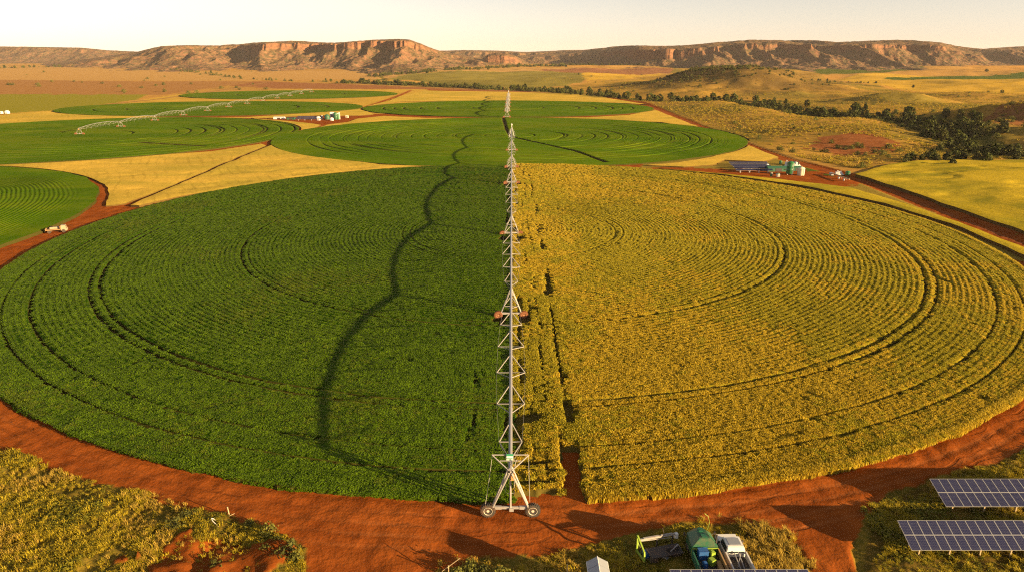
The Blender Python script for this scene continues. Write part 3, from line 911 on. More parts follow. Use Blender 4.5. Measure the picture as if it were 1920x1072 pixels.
        # motor cabling and a spare pipe down the end of the machine
        mo = MB(); mo.bar((.36, .1, H - .2), (.36, .0, 2.6), .03, 5); mo.bar((-.3, .0, 2.6), (.36, 0, 2.6), .025, 5); mo.bar((-.5, .2, H - .5), (-.5, .2, 2.5), .02, 5)
        mo.bar((.55, .4, H + .8), (.2, .2, H - .6), .04, 5)
        mo.build('conduit', M['galv_strut'], root)
    if y_pivot:
        yp = y_pivot - y0; pv = MB()
        for sx in (-1, 1):
            for sy in (-1, 1): pv.bar((sx * 1.4, yp + sy * 1.4, 0), (sx * .2, yp + sy * .2, H), .09 * thick, 6)
        pv.bar((0, yp, 0), (0, yp, H + 1.6), .16 * thick, 8); pv.lathe([(.32, H + 1.2), (.36, H + 1.5), (.15, H + 2.1)], (0, yp, 0), 12)
        pv.box((0, yp, .15), (3.4, 3.4, .3)); pv.build('pivot_point', M['white_paint'], root)
    return root


# ------------------------------------------------------------------ solar tables
def solar_row(label, x0, yl, yh_, zl, zh, n, pw=.875, group='solar panel rows beside the road', rz=0.0, detail=True):
    """a table of 2 x n modules standing on posts; x0 is its left end, low edge towards the camera"""
    root = empty('solar_panel_row', (x0, yl, 0), rz)
    tag(root, label, 'solar panels', group)
    d = Vector((0, yh_ - yl, zh - zl)); Lm = d.length; d.normalize(); nrm = Vector((0, -d.z, d.y))
    rot = d.to_track_quat('Y', 'Z').to_matrix(); rot = Matrix((Vector((1, 0, 0)), d, nrm)).transposed()
    gap = .02; hl = (Lm - gap) / 2
    for j in range(2):
        for i in range(n):
            c = Vector(((i + .5) * pw, 0, zl)) + d * (j * (hl + gap) + hl / 2)
            p = MB()
            w, h = pw - gap, hl
            f = .022
            p.box(c, (w - 2 * f, h - 2 * f, .03), mi=0, M=rot)
            for sx in (-1, 1): p.box(c + rot @ Vector((sx * (w / 2 - f / 2), 0, .004)), (f, h, .045), mi=1, M=rot)
            for sy in (-1, 1): p.box(c + rot @ Vector((0, sy * (h / 2 - f / 2), .004)), (w - 2 * f, f, .045), mi=1, M=rot)
            p.build('solar_module', [M['solar'], M['alu']], root)
    fr = MB()
    for q in (.2, .8):
        a = Vector((0, 0, zl)) + d * (Lm * q) - nrm * .09
        fr.box(a + Vector((n * pw / 2, 0, 0)), (n * pw, .09, .11), M=rot)
    fr.build('rail', M['alu'], root)
    for k in range(max(2, int(n / 3.4) + 1)):
        x = 1.0 + k * (n * pw - 2.0) / max(1, int(n / 3.4))
        for q in (.14, .84):
            a = Vector((x, 0, zl)) + d * (Lm * q) - nrm * .14
            po = MB(); po.box((a.x, a.y, a.z / 2 - .15), (.11, .09, a.z + .3)); po.build('post', M['post'], root)
    return root


def far_solar(label, px, py, w, n, group):
    x, y = G(px, py)
    root = empty('solar_panel_row', (x, y, float(Hg(x, y))))
    tag(root, label, 'solar panels', group)
    p = MB(); dp, rise, zl = 1.1, .42, .95
    pw = w / n
    rot = Matrix.Rotation(math.atan2(rise, dp), 3, 'X')
    for i in range(n):
        for j in (0, 1):
            p.box(((i + .5) * pw, dp * (.25 + .5 * j), zl + rise * (.25 + .5 * j)), (pw * .93, dp * .53, .05), M=rot)
    p.build('solar_module', M['solar_far'], root)
    f = MB(); f.box((w / 2, dp * .5, zl + rise * .5 - .06), (w, dp * 1.05, .06), M=rot); f.build('rail', M['alu'], root)
    for k in range(max(2, n // 3)):
        xx = w * (k + .5) / max(2, n // 3)
        q = MB(); q.box((xx, .15, zl / 2), (.16, .16, zl)); q.box((xx, dp - .2, (zl + rise) / 2 - .1), (.16, .16, zl + rise - .2)); q.build('post', M['alu'], root)
    return root


# ------------------------------------------------------------------ trees
def crown_mesh(name, mat, seed, h=7.0, w=5.5, base=.18, n_clump=34, leaves=26, leaf=.62, trunk_mat=None):
    rg = np.random.default_rng(seed); V = []; Fc = []; mi = []
    cl = []
    for i in range(n_clump):
        t = rg.uniform(0, 1); a = rg.uniform(0, 2 * math.pi)
        z = h * (base + (1 - base) * t)
        rad = w * .5 * (math.sin(math.pi * min(1, .12 + t * .86)) ** .55) * rg.uniform(.35, 1.0)
        cl.append((math.cos(a) * rad, math.sin(a) * rad, z * rg.uniform(.92, 1.0), rg.uniform(.55, 1.15)))
    for cx, cy, cz, s in cl:
        for k in range(leaves):
            o = rg.normal(size=3); o /= np.linalg.norm(o); rr = .85 * s * rg.uniform(.45, 1.0)
            c = Vector((cx, cy, cz)) + Vector(o * rr * np.array([1.1, 1.1, .8]))
            nn = Vector(o + rg.normal(size=3) * .5).normalized()
            u = nn.orthogonal().normalized(); u.rotate(Matrix.Rotation(rg.uniform(0, 6.28), 3, nn)); v = nn.cross(u)
            L = leaf * rg.uniform(.6, 1.25); b = len(V)
            V += [c - u * L * .5, c + v * L * .38, c + u * L * .5, c - v * L * .38]; Fc.append((b, b + 1, b + 2, b + 3))
    me = np_mesh(name, np.array([tuple(v) for v in V]), np.array(Fc), mat, smooth=False)
    return me


def trunk_mesh(name, mat, seed, h=7.0, w=5.5):
    rg = random.Random(seed); m = MB()
    pts = [(0, 0, -.3), (.05, 0, h * .15), (rg.uniform(-.2, .2), rg.uniform(-.2, .2), h * .38), (rg.uniform(-.3, .3), rg.uniform(-.3, .3), h * .7)]
    m.tube(pts, [h * .045, h * .034, h * .026, h * .012], 8)
    for k in range(6):
        a = k * 1.05 + rg.uniform(-.3, .3); z = h * rg.uniform(.22, .5)
        e = (math.cos(a) * w * .33, math.sin(a) * w * .33, z + h * rg.uniform(.15, .3))
        m.tube([(0, 0, z), (e[0] * .5, e[1] * .5, (z + e[2]) / 2 - .1), e], [h * .018, h * .012, h * .006], 6)
    return m.mesh(name, mat, True)


# ------------------------------------------------------------------ hills
def hill(px0, px1, d0, d1, nc, nr, fn, mat, label=None):
    """a strip of land between two sight lines; fn(px, Y, X) gives its height"""
    Yr = np.linspace(0, 1, nr) ** 1.15 * (d1 - d0) + d0
    pxs = np.linspace(px0, px1, nc)
    Y = np.repeat(Yr[:, None], nc, 1); P = np.repeat(pxs[None, :], nr, 0)
    X = (P - CXP) / F * (Y * CP + CH * SP)
    Z, veg = fn(P, Y, X)
    Z[0] = np.minimum(Z[0], Hg(X[0], Y[0]) - 2)
    me = np_mesh('mesa_hill', np.stack([X, Y, Z], -1).reshape(-1, 3), grid_quads(nr, nc), mat, {'veg': ('FLOAT', veg.ravel())})
    o = link(bpy.data.objects.new('mesa_hill', me))
    return tag(o, kind='structure')


def topH(ytop, Y):
    return CH + (YH - ytop) * (Y * CP + CH * SP) * CP / F


def mesa_fn(cx, ytop, base, cliffd, clift, cstr, seed, flatback=500, g_amp=75, talus=.60, ctop=.9):
    def fn(P, Y, X):
        yt = np.interp(P, cx, ytop); d0 = np.interp(P, cx, base); cd = np.interp(P, cx, cliffd)
        ct = np.interp(P, cx, clift); cs = np.interp(P, cx, cstr)
        H = topH(yt, d0 + cd)
        rid = 1 - np.abs(fbm(X, Y * .35 + seed, 230, 3))
        rid2 = 1 - np.abs(fbm(X + 50, Y * .4 - seed, 62, 4))
        gul = (rid - .74) * g_amp * 1.35 + (rid2 - .74) * g_amp * .3
        t = (Y - d0 + gul) / cd
        tl = np.clip(t, 0, 1)
        z_tal = ct * tl ** 1.75
        cw = (10 + 170 * (1 - cs)) / cd
        jag = fbm(X, Y * .2, 16, 3) * .035
        z_clf = (ctop - ct) * sstep(0, 1, (t - 1 + jag) / cw)
        z_top = (1 - ctop) * sstep(0, 1, (t - 1 - cw) / np.maximum(.3, flatback / cd * .6))
        z = H * (z_tal + z_clf + z_top)
        bk = np.clip((Y - d0 - cd - flatback * 1.3) / 600, 0, 1)
        z = z * (1 - .45 * bk)
        z = z + fbm(X, Y, 45, 4) * 4.5 * sstep(0, .3, t) * (1 - .8 * sstep(1.0, 1.2, t)) + fbm(X, Y, 14, 3) * .9 * sstep(0, .3, t)
        g = Hg(X, Y)
        veg = np.clip(.5 - (rid - .8) * 2.2 + fbm(X, Y, 60, 3) * .5, 0, 1)
        return np.where(t <= 0, g - 1.5 + 0 * z, g * (1 - sstep(0, .6, t)) + z - 1.5 * (1 - tl)), veg
    return fn


def hill_material():
    m, nt = new_mat('mesa_rock'); t = NT(nt); p = t.pos()
    g = t.n('ShaderNodeNewGeometry'); sx = t.n('ShaderNodeSeparateXYZ'); t.l(g.outputs['True Normal'], sx.inputs[0])
    nz = sx.outputs['Z']
    n1 = t.noise(p, .012, 8, .62); n2 = t.noise(p, .07, 6, .65)
    ve = t.attr('veg')
    soil = t.mix(t.ramp(n1, (.35, 0.0), (.65, 1.0)), (.205, .102, .058), (.265, .145, .070))
    soil = t.mix(t.ramp(n2, (.42, 0.0), (.58, .85)), soil, (.095, .080, .036))
    # bush dots
    v = t.n('ShaderNodeTexVoronoi', inp={'Scale': .085}); t.l(p, v.inputs['Vector'])
    dots = t.math('MULTIPLY', t.ramp(v.outputs['Distance'], (.22, 1.0), (.34, 0.0)), t.ramp(t.math('ADD', t.math('MULTIPLY', ve, .6), t.math('MULTIPLY', n1, .5)), (.36, 0.0), (.58, .75)))
    soil = t.mix(dots, soil, (.045, .05, .02))
    # bedded rock where it is steep
    st = t.noise(t.vscale(p, (.05, .05, .16)), 1.0, 6, .7)
    rock = t.mix(t.ramp(st, (.35, 0.0), (.65, 1.0)), (.12, .062, .040), (.31, .145, .072))
    c = t.mix(t.ramp(nz, (.56, 1.0), (.74, 0.0)), soil, rock)
    h = t.math('ADD', t.math('MULTIPLY', n2, .7), t.math('MULTIPLY', st, .5))
    t.out(c, .95, .05, normal=t.bump(h, .9, 9.0))
    return m
# ================================================================== materials used
M = {}
M['ground'] = ground_material()
M['galv'] = paint('galvanised_pipe', (.36, .35, .36), .42, .35, amt=.15, scale=.6)
M['galv_strut'] = paint('galvanised_strut', (.36, .34, .32), .5, .1, amt=.15, scale=.7)
M['galv_beam'] = paint('galvanised_beam', (.42, .40, .38), .5, .2, amt=.4, scale=1.2)
M['hose'] = paint('grey_hose', (.45, .43, .38), .6, amt=.2)
M['tyre'] = paint('tyre_rubber', (.055, .050, .045), .8, amt=.75, dirt=(.20, .10, .05), scale=2.0, spec=.2)
M['tyre_red'] = paint('soil_caked_tyre', (.22, .085, .04), .85, amt=.8, spec=.15)
M['rim'] = paint('cream_rim', (.66, .60, .48), .5, amt=.45)
M['rim_red'] = paint('soiled_rim', (.45, .22, .11), .7, amt=.6)
M['box_orange'] = paint('orange_box', (.60, .30, .10), .5, amt=.3)
M['sign_white'] = paint('sign_white', (.72, .78, .70), .4, amt=.1)
M['sign_green'] = paint('sign_green', (.03, .26, .14), .4, amt=.1)
M['white_paint'] = paint('white_paint', (.80, .79, .76), .35, amt=.15)
M['white_worn'] = paint('worn_white_paint', (.74, .72, .67), .45, amt=.35, scale=1.5)
M['alu'] = paint('aluminium_frame', (.66, .66, .65), .35, .5, amt=.08)
M['post'] = paint('timber_post', (.50, .37, .20), .7, amt=.3)
M['green_paint'] = paint('green_paint', (.020, .17, .055), .35, amt=.2)
M['hood_green'] = paint('hood_green_paint', (.014, .105, .050), .4, amt=.45, scale=1.5)
M['deep_green'] = paint('deep_green_paint', (.02, .13, .07), .45, amt=.25)
M['lime'] = paint('lime_paint', (.27, .40, .04), .45, amt=.2)
M['blue'] = paint('blue_plastic', (.03, .12, .36), .4, amt=.15)
M['dark'] = paint('dark_metal', (.045, .04, .04), .6, amt=.4)
M['glass'] = paint('dark_window', (.03, .035, .04), .12, amt=.08, spec=.6)
M['wood'] = paint('raw_plank', (.42, .25, .10), .7, amt=.25)
M['roof_blue'] = paint('sheet_roof', (.33, .35, .39), .38, .2, amt=.12)
M['cream'] = paint('cream_wall', (.74, .66, .50), .55, amt=.15)
M['tank_cream'] = paint('cream_tank', (.74, .68, .50), .5, amt=.2, scale=1.0)
M['red_lamp'] = paint('red_lens', (.5, .03, .02), .3, amt=.05)
M['dusty'] = paint('dusty_beige_paint', (.36, .29, .19), .6, amt=.4, scale=1.5)
M['tarp'] = paint('pale_tarpaulin', (.62, .58, .54), .6, amt=.3, scale=.6)
M['maize'] = paint('dry_stalks', (.50, .30, .07), .8, amt=.3)


def solar_material(nm, cell):
    m, nt = new_mat(nm); t = NT(nt); p = t.obj()
    b = t.n('ShaderNodeTexBrick', offset=0.0, squash=1.0)
    b.inputs['Scale'].default_value = 1.0; b.inputs['Brick Width'].default_value = cell; b.inputs['Row Height'].default_value = cell
    b.inputs['Mortar Size'].default_value = .006; b.inputs['Color1'].default_value = (.013, .017, .060, 1); b.inputs['Color2'].default_value = (.017, .022, .074, 1)
    b.inputs['Mortar'].default_value = (.10, .11, .17, 1)
    t.l(p, b.inputs['Vector'])
    n = t.noise(p, 2.0, 5)
    c = t.mix(t.math('MULTIPLY', n, .05), b.outputs['Color'], (.30, .20, .14))
    t.out(c, t.math('ADD', t.math('MULTIPLY', n, .15), .22), .12)
    return m


M['solar'] = solar_material('solar_cells', .1425)
M['solar_far'] = solar_material('solar_cells_wide', .9)
M['green_crop'] = crop_material('green_crop', (.016, .046, .003), (.032, .084, .003), (.055, .120, .004), soil=(.055, .050, .010), patch=None, bumpd=.15)  # canopy darkened: shade between plants painted in; soil tone includes rut shade
M['wheat'] = crop_material('wheat', (.16, .125, .010), (.27, .205, .014), (.36, .27, .022), soil=(.11, .085, .018), patch=((.26, .25, .02), .5), scale=2.2, bumpd=.15)  # canopy darkened likewise, gap shade under the ears is in the colour
M['green_far'] = crop_material('green_crop_far', (.058, .128, .003), (.098, .180, .004), (.13, .21, .006), soil=(.05, .045, .010), scale=.8, big=.02, bumpd=.15, patch=((.19, .22, .008), .45))
M['gold'] = crop_material('gold_crop', (.53, .355, .052), (.74, .49, .078), (.84, .58, .11), soil=(.11, .07, .02), scale=.9, big=.035, bumpd=.3, patch=((.42, .33, .045), .7), stripe=3.4)
M['gold_green'] = crop_material('yellow_green_crop', (.42, .31, .022), (.60, .44, .034), (.70, .52, .05), soil=(.11, .07, .02), scale=.9, big=.02, bumpd=.3, patch=((.24, .22, .02), .8), stripe=2.6)
M['leaf_green'] = leaf_material('bean_leaf', (.066, .128, .003), (.165, .272, .007))
M['leaf_green2'] = leaf_material('yellowing_bean_leaf', (.085, .14, .006), (.19, .25, .010))
M['leaf_wheat'] = leaf_material('wheat_ear', (.43, .315, .024), (.66, .485, .042), .3)
M['leaf_wheat2'] = leaf_material('greenish_wheat_ear', (.29, .26, .017), (.54, .435, .033), .3)
M['grass_a'] = leaf_material('yellow_green_grass', (.27, .21, .012), (.58, .44, .03), .3)
M['grass_b'] = leaf_material('olive_grass', (.10, .11, .010), (.29, .25, .024), .3)
M['straw'] = leaf_material('straw_grass', (.36, .24, .030), (.58, .40, .07), .3)
M['tree_leaf'] = leaf_material('tree_leaf', (.028, .040, .007), (.115, .130, .020), .15)
M['tree_leaf2'] = leaf_material('olive_tree_leaf', (.040, .052, .012), (.125, .120, .026), .15)
M['bush_leaf'] = leaf_material('bush_leaf', (.045, .060, .012), (.20, .19, .035), .2)
M['bark'] = paint('bark', (.12, .085, .055), .9, amt=.2)
M['rock'] = hill_material()

# ================================================================== the ground and the hills
build_ground()

hill(-420, 330, 2750, 4600, 420, 150,
     mesa_fn([-420, -200, 0, 90, 165, 205, 240, 285, 330], [88, 84, 85, 86, 88, 93, 95, 97, 110], [2900] * 9, [500] * 9,
             [.62] * 9, [.35] * 9, 5, g_amp=130, flatback=800), M['rock'])
hill(700, 1320, 2900, 4600, 420, 140,
     mesa_fn([700, 770, 830, 870, 930, 985, 1010, 1060, 1110, 1180, 1320], [112, 98, 94, 93, 94, 97, 96, 93, 92, 92, 100], [3000] * 11, [420] * 11,
             [.6] * 11, [.4] * 11, 9, g_amp=120, flatback=800), M['rock'])
hill(20, 960, 1500, 3200, 1150, 430,
     mesa_fn([20, 70, 130, 200, 265, 310, 360, 415, 440, 475, 490, 530, 565, 600, 632, 650, 690, 745, 770, 792, 815, 835, 870, 920, 960],
             [131, 127, 119, 107, 96, 84, 81, 82, 81, 79.5, 78, 76, 75, 77, 78.5, 77, 73, 71.5, 71.5, 80, 89, 96, 104, 116, 131],
             [1850, 1800, 1750, 1720, 1700, 1690, 1690, 1760, 1810, 1770, 1680, 1680, 1695, 1745, 1705, 1670, 1650, 1640, 1630, 1650, 1680, 1720, 1800, 1850, 1900],
             [380, 400, 440, 480, 500, 500, 490, 500, 500, 480, 470, 470, 470, 460, 450, 440, 440, 440, 440, 440, 460, 480, 440, 400, 380],
             [.76, .76, .76, .76, .76, .74, .74, .74, .72, .72, .70, .70, .70, .70, .71, .72, .72, .72, .72, .72, .76, .76, .76, .76, .76],
             [0, 0, 0, 0, .15, .3, .3, .4, .6, .9, .95, .95, .95, .9, .95, 1, 1, 1, 1, .9, .3, .1, 0, 0, 0], 2, g_amp=250), M['rock'])
hill(860, 1010, 2060, 2700, 240, 130,
     mesa_fn([860, 890, 905, 915, 930, 948, 965, 985, 1010], [128, 122, 112, 103, 99.5, 101, 105, 116, 128], [2200, 2190, 2180, 2170, 2165, 2160, 2165, 2180, 2200], [95] * 9,
             [.4, .4, .42, .42, .42, .42, .4, .4, .4], [.3, .6, .9, 1, 1, 1, .9, .5, .3], 21, g_amp=30, flatback=130), M['rock'])
hill(690, 800, 1450, 1800, 160, 80,
     mesa_fn([690, 715, 740, 765, 785, 800], [134, 128, 121, 121, 127, 134], [1490] * 6, [95] * 6, [.7] * 6, [0] * 6, 31, g_amp=26, flatback=80), M['rock'])
hill(960, 2350, 1480, 3600, 1500, 460,
     mesa_fn([960, 1010, 1060, 1105, 1140, 1160, 1185, 1196, 1240, 1290, 1335, 1348, 1365, 1400, 1430, 1480, 1520, 1560, 1620, 1680, 1735, 1755, 1785, 1815, 1835, 1850, 1900, 2000, 2150, 2350],
             [106, 102, 97, 91, 86, 84, 83.5, 83.5, 83, 81, 76, 73, 72, 71, 71, 71, 72.5, 75, 73, 71.5, 71.5, 74, 82, 88, 90, 88, 85, 84, 84, 90],
             [2480, 2450, 2400, 2290, 2140, 2020, 1860, 1790, 1690, 1640, 1640, 1680, 1700, 1690, 1690, 1720, 1700, 1690, 1680, 1670, 1680, 1700, 1730, 1790, 1850, 1930, 2050, 2200, 2200, 2200],
             [470, 470, 470, 470, 460, 450, 410, 360, 350, 360, 370, 400, 420, 420, 410, 430, 430, 420, 420, 420, 430, 430, 440, 450, 460, 470, 470, 470, 470, 470],
             [.6, .6, .6, .6, .52, .50, .46, .44, .44, .48, .58, .62, .66, .66, .66, .68, .68, .66, .66, .66, .66, .66, .66, .66, .66, .66, .66, .66, .66, .66],
             [.2, .2, .2, .3, .4, .5, .9, 1, 1, .95, .8, .6, .7, .9, .9, .9, 1, 1, .9, 1, 1, .9, .4, .2, .3, .5, .5, .5, .5, .5], 13, g_amp=225, flatback=620, talus=.55, ctop=.80), M['rock'])

# ================================================================== crops
tag(main_half('green_crop', False, M['green_crop']), 'dark green half of the great crop circle', 'crop field', None, 'stuff')
tag(main_half('wheat_crop', True, M['wheat']), 'golden wheat half of the great crop circle', 'crop field', None, 'stuff')

disc_field('green_crop', E2, M['green_far'], .55, [(14, .22), (30, .3), (31.8, .25), (40, .2), (47, .2), (54, .22), (62, .3), (63.8, .3), (70, .2), (77, .22), (82, .2), (88, .3), (89.8, .3), (97, .2), (102, .22), (108, .3)],
           [([(943, 222), (950, 246), (957, 258)], 1.0), ([(957, 258), (1010, 270), (1080, 286), (1135, 306)], 1.0)], .7, 1.6, 3, 'green crop circle behind the great half and half circle')
disc_field('green_crop', E3, M['green_far'], .55, [(30, .35), (60, .35), (74, .25), (88, .4), (96, .25), (105, .35)], [], 1.0, 2.0, 4, 'farthest green crop circle in the middle, below the tree line')
disc_field('green_crop', EL1, M['green_far'], .55, [(22, .28), (45, .3), (52, .2), (60, .2), (68, .3), (70, .3), (77, .2), (84, .2), (92, .3), (94, .3), (102, .22), (110, .3)], [([(110, 249), (150, 245)], 1.2), ([(265, 269), (380, 276)], 1.6)], .8, 1.7, 5, 'green crop circle under the arched irrigation machine')
disc_field('green_crop', EL2, M['green_far'], .55, [(40, .4), (70, .4), (95, .4)], [], 1.2, 2.2, 6, 'flat green crop circle behind the solar shed on the left')
disc_field('green_crop', EL3, M['green_far'], .55, [(60, .5)], [], 1.6, 2.6, 7, 'narrow far green crop circle on the left below brown plough land')
disc_field('green_crop', EL0, M['green_far'], .75, [(28, .3), (29.7, .3), (38, .25), (48, .3), (49.7, .3), (58, .25), (66, .3)], [], .32, 1.25, 8, 'green crop circle cut by the left edge beside the dirt road')

poly_field('dry_crop', [(-400, 318), (0, 308), (200, 299), (400, 285.5), (488, 271.5), (499, 275), (420, 308), (300, 360), (236, 384), (212, 387), (198, 388), (206, 366), (196, 348), (150, 331), (90, 320), (0, 313), (-400, 330)],
           M['gold'], .5, 1.3, 1, 'golden dry crop left of the straight diagonal ditch', gap=2.0, streak=.2)
poly_field('dry_crop', [(503, 277), (512, 273), (530, 277), (560, 288), (620, 299), (720, 312), (835, 316.5), (832, 319), (700, 325), (500, 345), (330, 373), (262, 389), (246, 388), (300, 364), (430, 308)],
           M['gold'], .72, 1.3, 2, 'golden dry crop between the diagonal ditch and the great circle', gap=.25, streak=.2)
poly_field('dry_crop', [(470, 223), (520, 227), (574, 232), (602, 236), (590, 241), (568, 247), (558, 243), (530, 231), (490, 226)], M['gold'], .55, 1.6, 3, 'small golden triangle of dry crop in front of the solar shed', gap=1.5)
poly_field('dry_crop', [(572, 248), (596, 241), (616, 235), (650, 231), (672, 224), (720, 219), (800, 223), (948, 222.2), (800, 225), (650, 238), (575, 250)], M['gold'], .55, 1.6, 4, 'golden dry crop strip behind the second green circle', gap=.3)
poly_field('dry_crop', [(400, 222), (470, 221), (560, 215), (640, 209), (672, 206), (681, 204), (684, 209), (700, 216), (672, 218), (620, 219), (600, 218), (555, 219), (500, 223)], M['gold'], .55, 2.0, 5, 'golden dry crop behind the solar shed and silos', gap=1.5)
poly_field('dry_crop', [(-300, 226), (0, 217), (118, 208), (140, 214), (300, 221), (460, 222), (300, 222), (140, 226), (0, 233), (-300, 260)], M['gold'], .55, 2.2, 6, 'golden dry crop strip on the left between two green circles', gap=1.5)
poly_field('dry_crop', [(690, 200), (730, 190), (752, 181), (800, 171), (960, 173.5), (1110, 179), (1150, 187), (1212, 197), (1150, 194), (950, 189.5), (750, 192)], M['gold'], .55, 2.6, 7, 'golden dry crop before the tree line at the far side', gap=1.5)
poly_field('dry_crop', [(960, 222.3), (1100, 222), (1180, 217), (1218, 209), (1228, 207), (1290, 232), (1375, 264), (1340, 248), (1240, 231), (1100, 225)], M['gold'], .55, 1.8, 8, 'golden dry crop wedge between the circles and the right road', gap=1.5)
poly_field('dry_crop', [(1215, 312), (1270, 307), (1340, 296), (1382, 274), (1398, 273), (1460, 297), (1430, 305), (1360, 302), (1340, 311), (1280, 315)], M['gold'], .55, 1.4, 9, 'golden dry crop beside the solar yard on the right', gap=1.2)
poly_field('dry_crop', [(1235, 320), (1330, 328), (1440, 338), (1545, 350), (1600, 358), (1700, 388), (1800, 424), (1940, 478), (1990, 520), (1925, 487), (1800, 432), (1660, 386), (1500, 351), (1350, 331)], M['gold_green'], 1.0, 1.0, 10, 'narrow yellow crop strip outside the dark wheel track on the right', gap=1.7)
poly_field('dry_crop', [(1606, 331), (1632, 322), (1668, 311), (1720, 305), (1800, 303), (1925, 303.5), (2300, 312), (2700, 380), (2500, 560), (2150, 520), (1925, 441), (1800, 398), (1700, 361)],
           M['gold_green'], .9, 1.5, 11, 'yellow green crop on the hillside right of the dirt road', gap=1.0, dome=1.6, streak=.35)
poly_field('dry_crop', [(-700, 219), (-20, 216), (-700, 224)], M['gold'], .6, 3.0, 12, 'thin golden strip at the left edge', gap=1.5) if False else None

# plants standing up out of the two halves of the great circle, in their drilled rows
def half_plants(name, wheat, tufts, label, seed):
    rg = np.random.default_rng(seed)
    Rm = F0['r']; step = .62; XS, YS, TH = [], [], []
    for i in range(1, int(2 * (Rm + .3) / ROWP) + 1):
        r = i * ROWP / 2; trough = i % 2
        n = max(1, int(math.pi * r / step))
        a = (np.arange(n) + rg.uniform(.2, .8, n)) / n * math.pi - math.pi / 2 + (0 if wheat else math.pi)
        x = F0['c'][0] + r * np.cos(a); y = F0['c'][1] + r * np.sin(a)
        k = rg.uniform(0, 1, n) < np.clip(1.35 - (y - 60) / 260, .45, 1)
        if trough: k &= rg.uniform(0, 1, n) > row_vis(x, y) * (.6 if wheat else .9) * (5 < r < 104)
        XS.append(x[k]); YS.append(y[k]); TH.append(a[k])
    X = np.concatenate(XS); Y = np.concatenate(YS); T = np.concatenate(TH)
    X = X + rg.normal(0, .03, len(X)); Y = Y + rg.normal(0, .03, len(X))
    h, bare, rr = main_height(X, Y, wheat)
    k = (bare < (.55 if wheat else .42)) & ((X > .25) if wheat else (X < .55))
    X, Y, T, h, bare = X[k], Y[k], T[k], h[k], bare[k]; n = len(X)
    rot = np.stack([rg.normal(0, .06, n), rg.normal(0, .06, n), T + np.pi * rg.integers(0, 2, n) + rg.normal(0, .12, n)], -1)
    scl = rg.uniform(.85, 1.15, n) * (1 + .18 * fbm(X, Y, 5, 3))
    z = h - (.10 if wheat else .03)
    pk = rg.integers(0, 4, n)
    if wheat:
        g = fbm(X, Y * .6, 26, 4) + fbm(X, Y, 5, 2) * .4 + rg.normal(0, .25, n)
        pk = np.where(g > -.05, rg.integers(4, 7, n), pk)
    else:
        g = fbm(X + 80, Y, 18, 4) + rg.normal(0, .25, n); pk = np.where(g > .62, rg.integers(4, 6, n), pk)
    return scatter(name, np.stack([X, Y, z], -1), rot, scl, pk, tufts, label, 'crop plants')


gt = [row_patch('bean_row', M['leaf_green'], s, .62, .72, 56, False) for s in (1, 2, 3, 4)] + [row_patch('bean_row', M['leaf_green2'], s, .62, .72, 56, False) for s in (5, 6)]
wt = [row_patch('wheat_row', M['leaf_wheat'], s, .62, .72, 84, True) for s in (4, 5, 6, 7)] + [row_patch('wheat_row', M['leaf_wheat2'], s, .62, .72, 84, True) for s in (8, 9, 10)]
half_plants('green_crop_plants', False, gt, 'leafy green plants of the dark green half circle', 1)
half_plants('wheat_plants', True, wt, 'ripening wheat ears of the golden half circle', 2)


def wheat_wall():
    """tall stalks seen from the side along the outer edge of the wheat"""
    rg = np.random.default_rng(9); n = 9000
    a = rg.uniform(-math.pi / 2, .3, n); r = F0['r'] + rg.uniform(-.5, .25, n)
    e = fbm(np.cos(a) * 110, np.sin(a) * 110, 4, 4) * .35
    X = F0['c'][0] + (r + e) * np.cos(a); Y = F0['c'][1] + (r + e) * np.sin(a)
    b = main_height(X, Y, True)[1]; k = b < .4
    X, Y = X[k], Y[k]; n = len(X)
    rot = np.stack([rg.normal(0, .08, n), rg.normal(0, .08, n), rg.uniform(0, 6.28, n)], -1)
    ng_ = 5200; a = rg.uniform(math.pi * .9, 1.5 * math.pi, ng_); r = F0['r'] + rg.uniform(-.6, .12, ng_) + fbm(np.cos(a) * 110, np.sin(a) * 110, 4, 4) * .35
    xg, yg = F0['c'][0] + r * np.cos(a), F0['c'][1] + r * np.sin(a)
    tg = [leafy_tuft('rim_bean', 30, .34, .42, .17, M['leaf_green'], s) for s in (13, 14)]
    scatter('bean_rim_plants', np.stack([xg, yg, rg.uniform(-.08, .05, ng_)], -1), np.stack([xg * 0, xg * 0, rg.uniform(0, 6.28, ng_)], -1), rg.uniform(.7, 1.1, ng_), rg.integers(0, 2, ng_), tg, 'leafy plants along the rim of the dark green half circle', 'crop plants')
    t = [blade_tuft('stalk_tuft', 14, .16, 1.0, .05, .22, M['leaf_wheat'], s) for s in (11, 12)]
    scatter('wheat_edge_stalks', np.stack([X, Y, np.full(n, -.05)], -1), rot, rg.uniform(.8, 1.15, n), rg.integers(0, 2, n), t, 'upright wheat stalks along the rim of the golden half circle', 'crop plants')


wheat_wall()


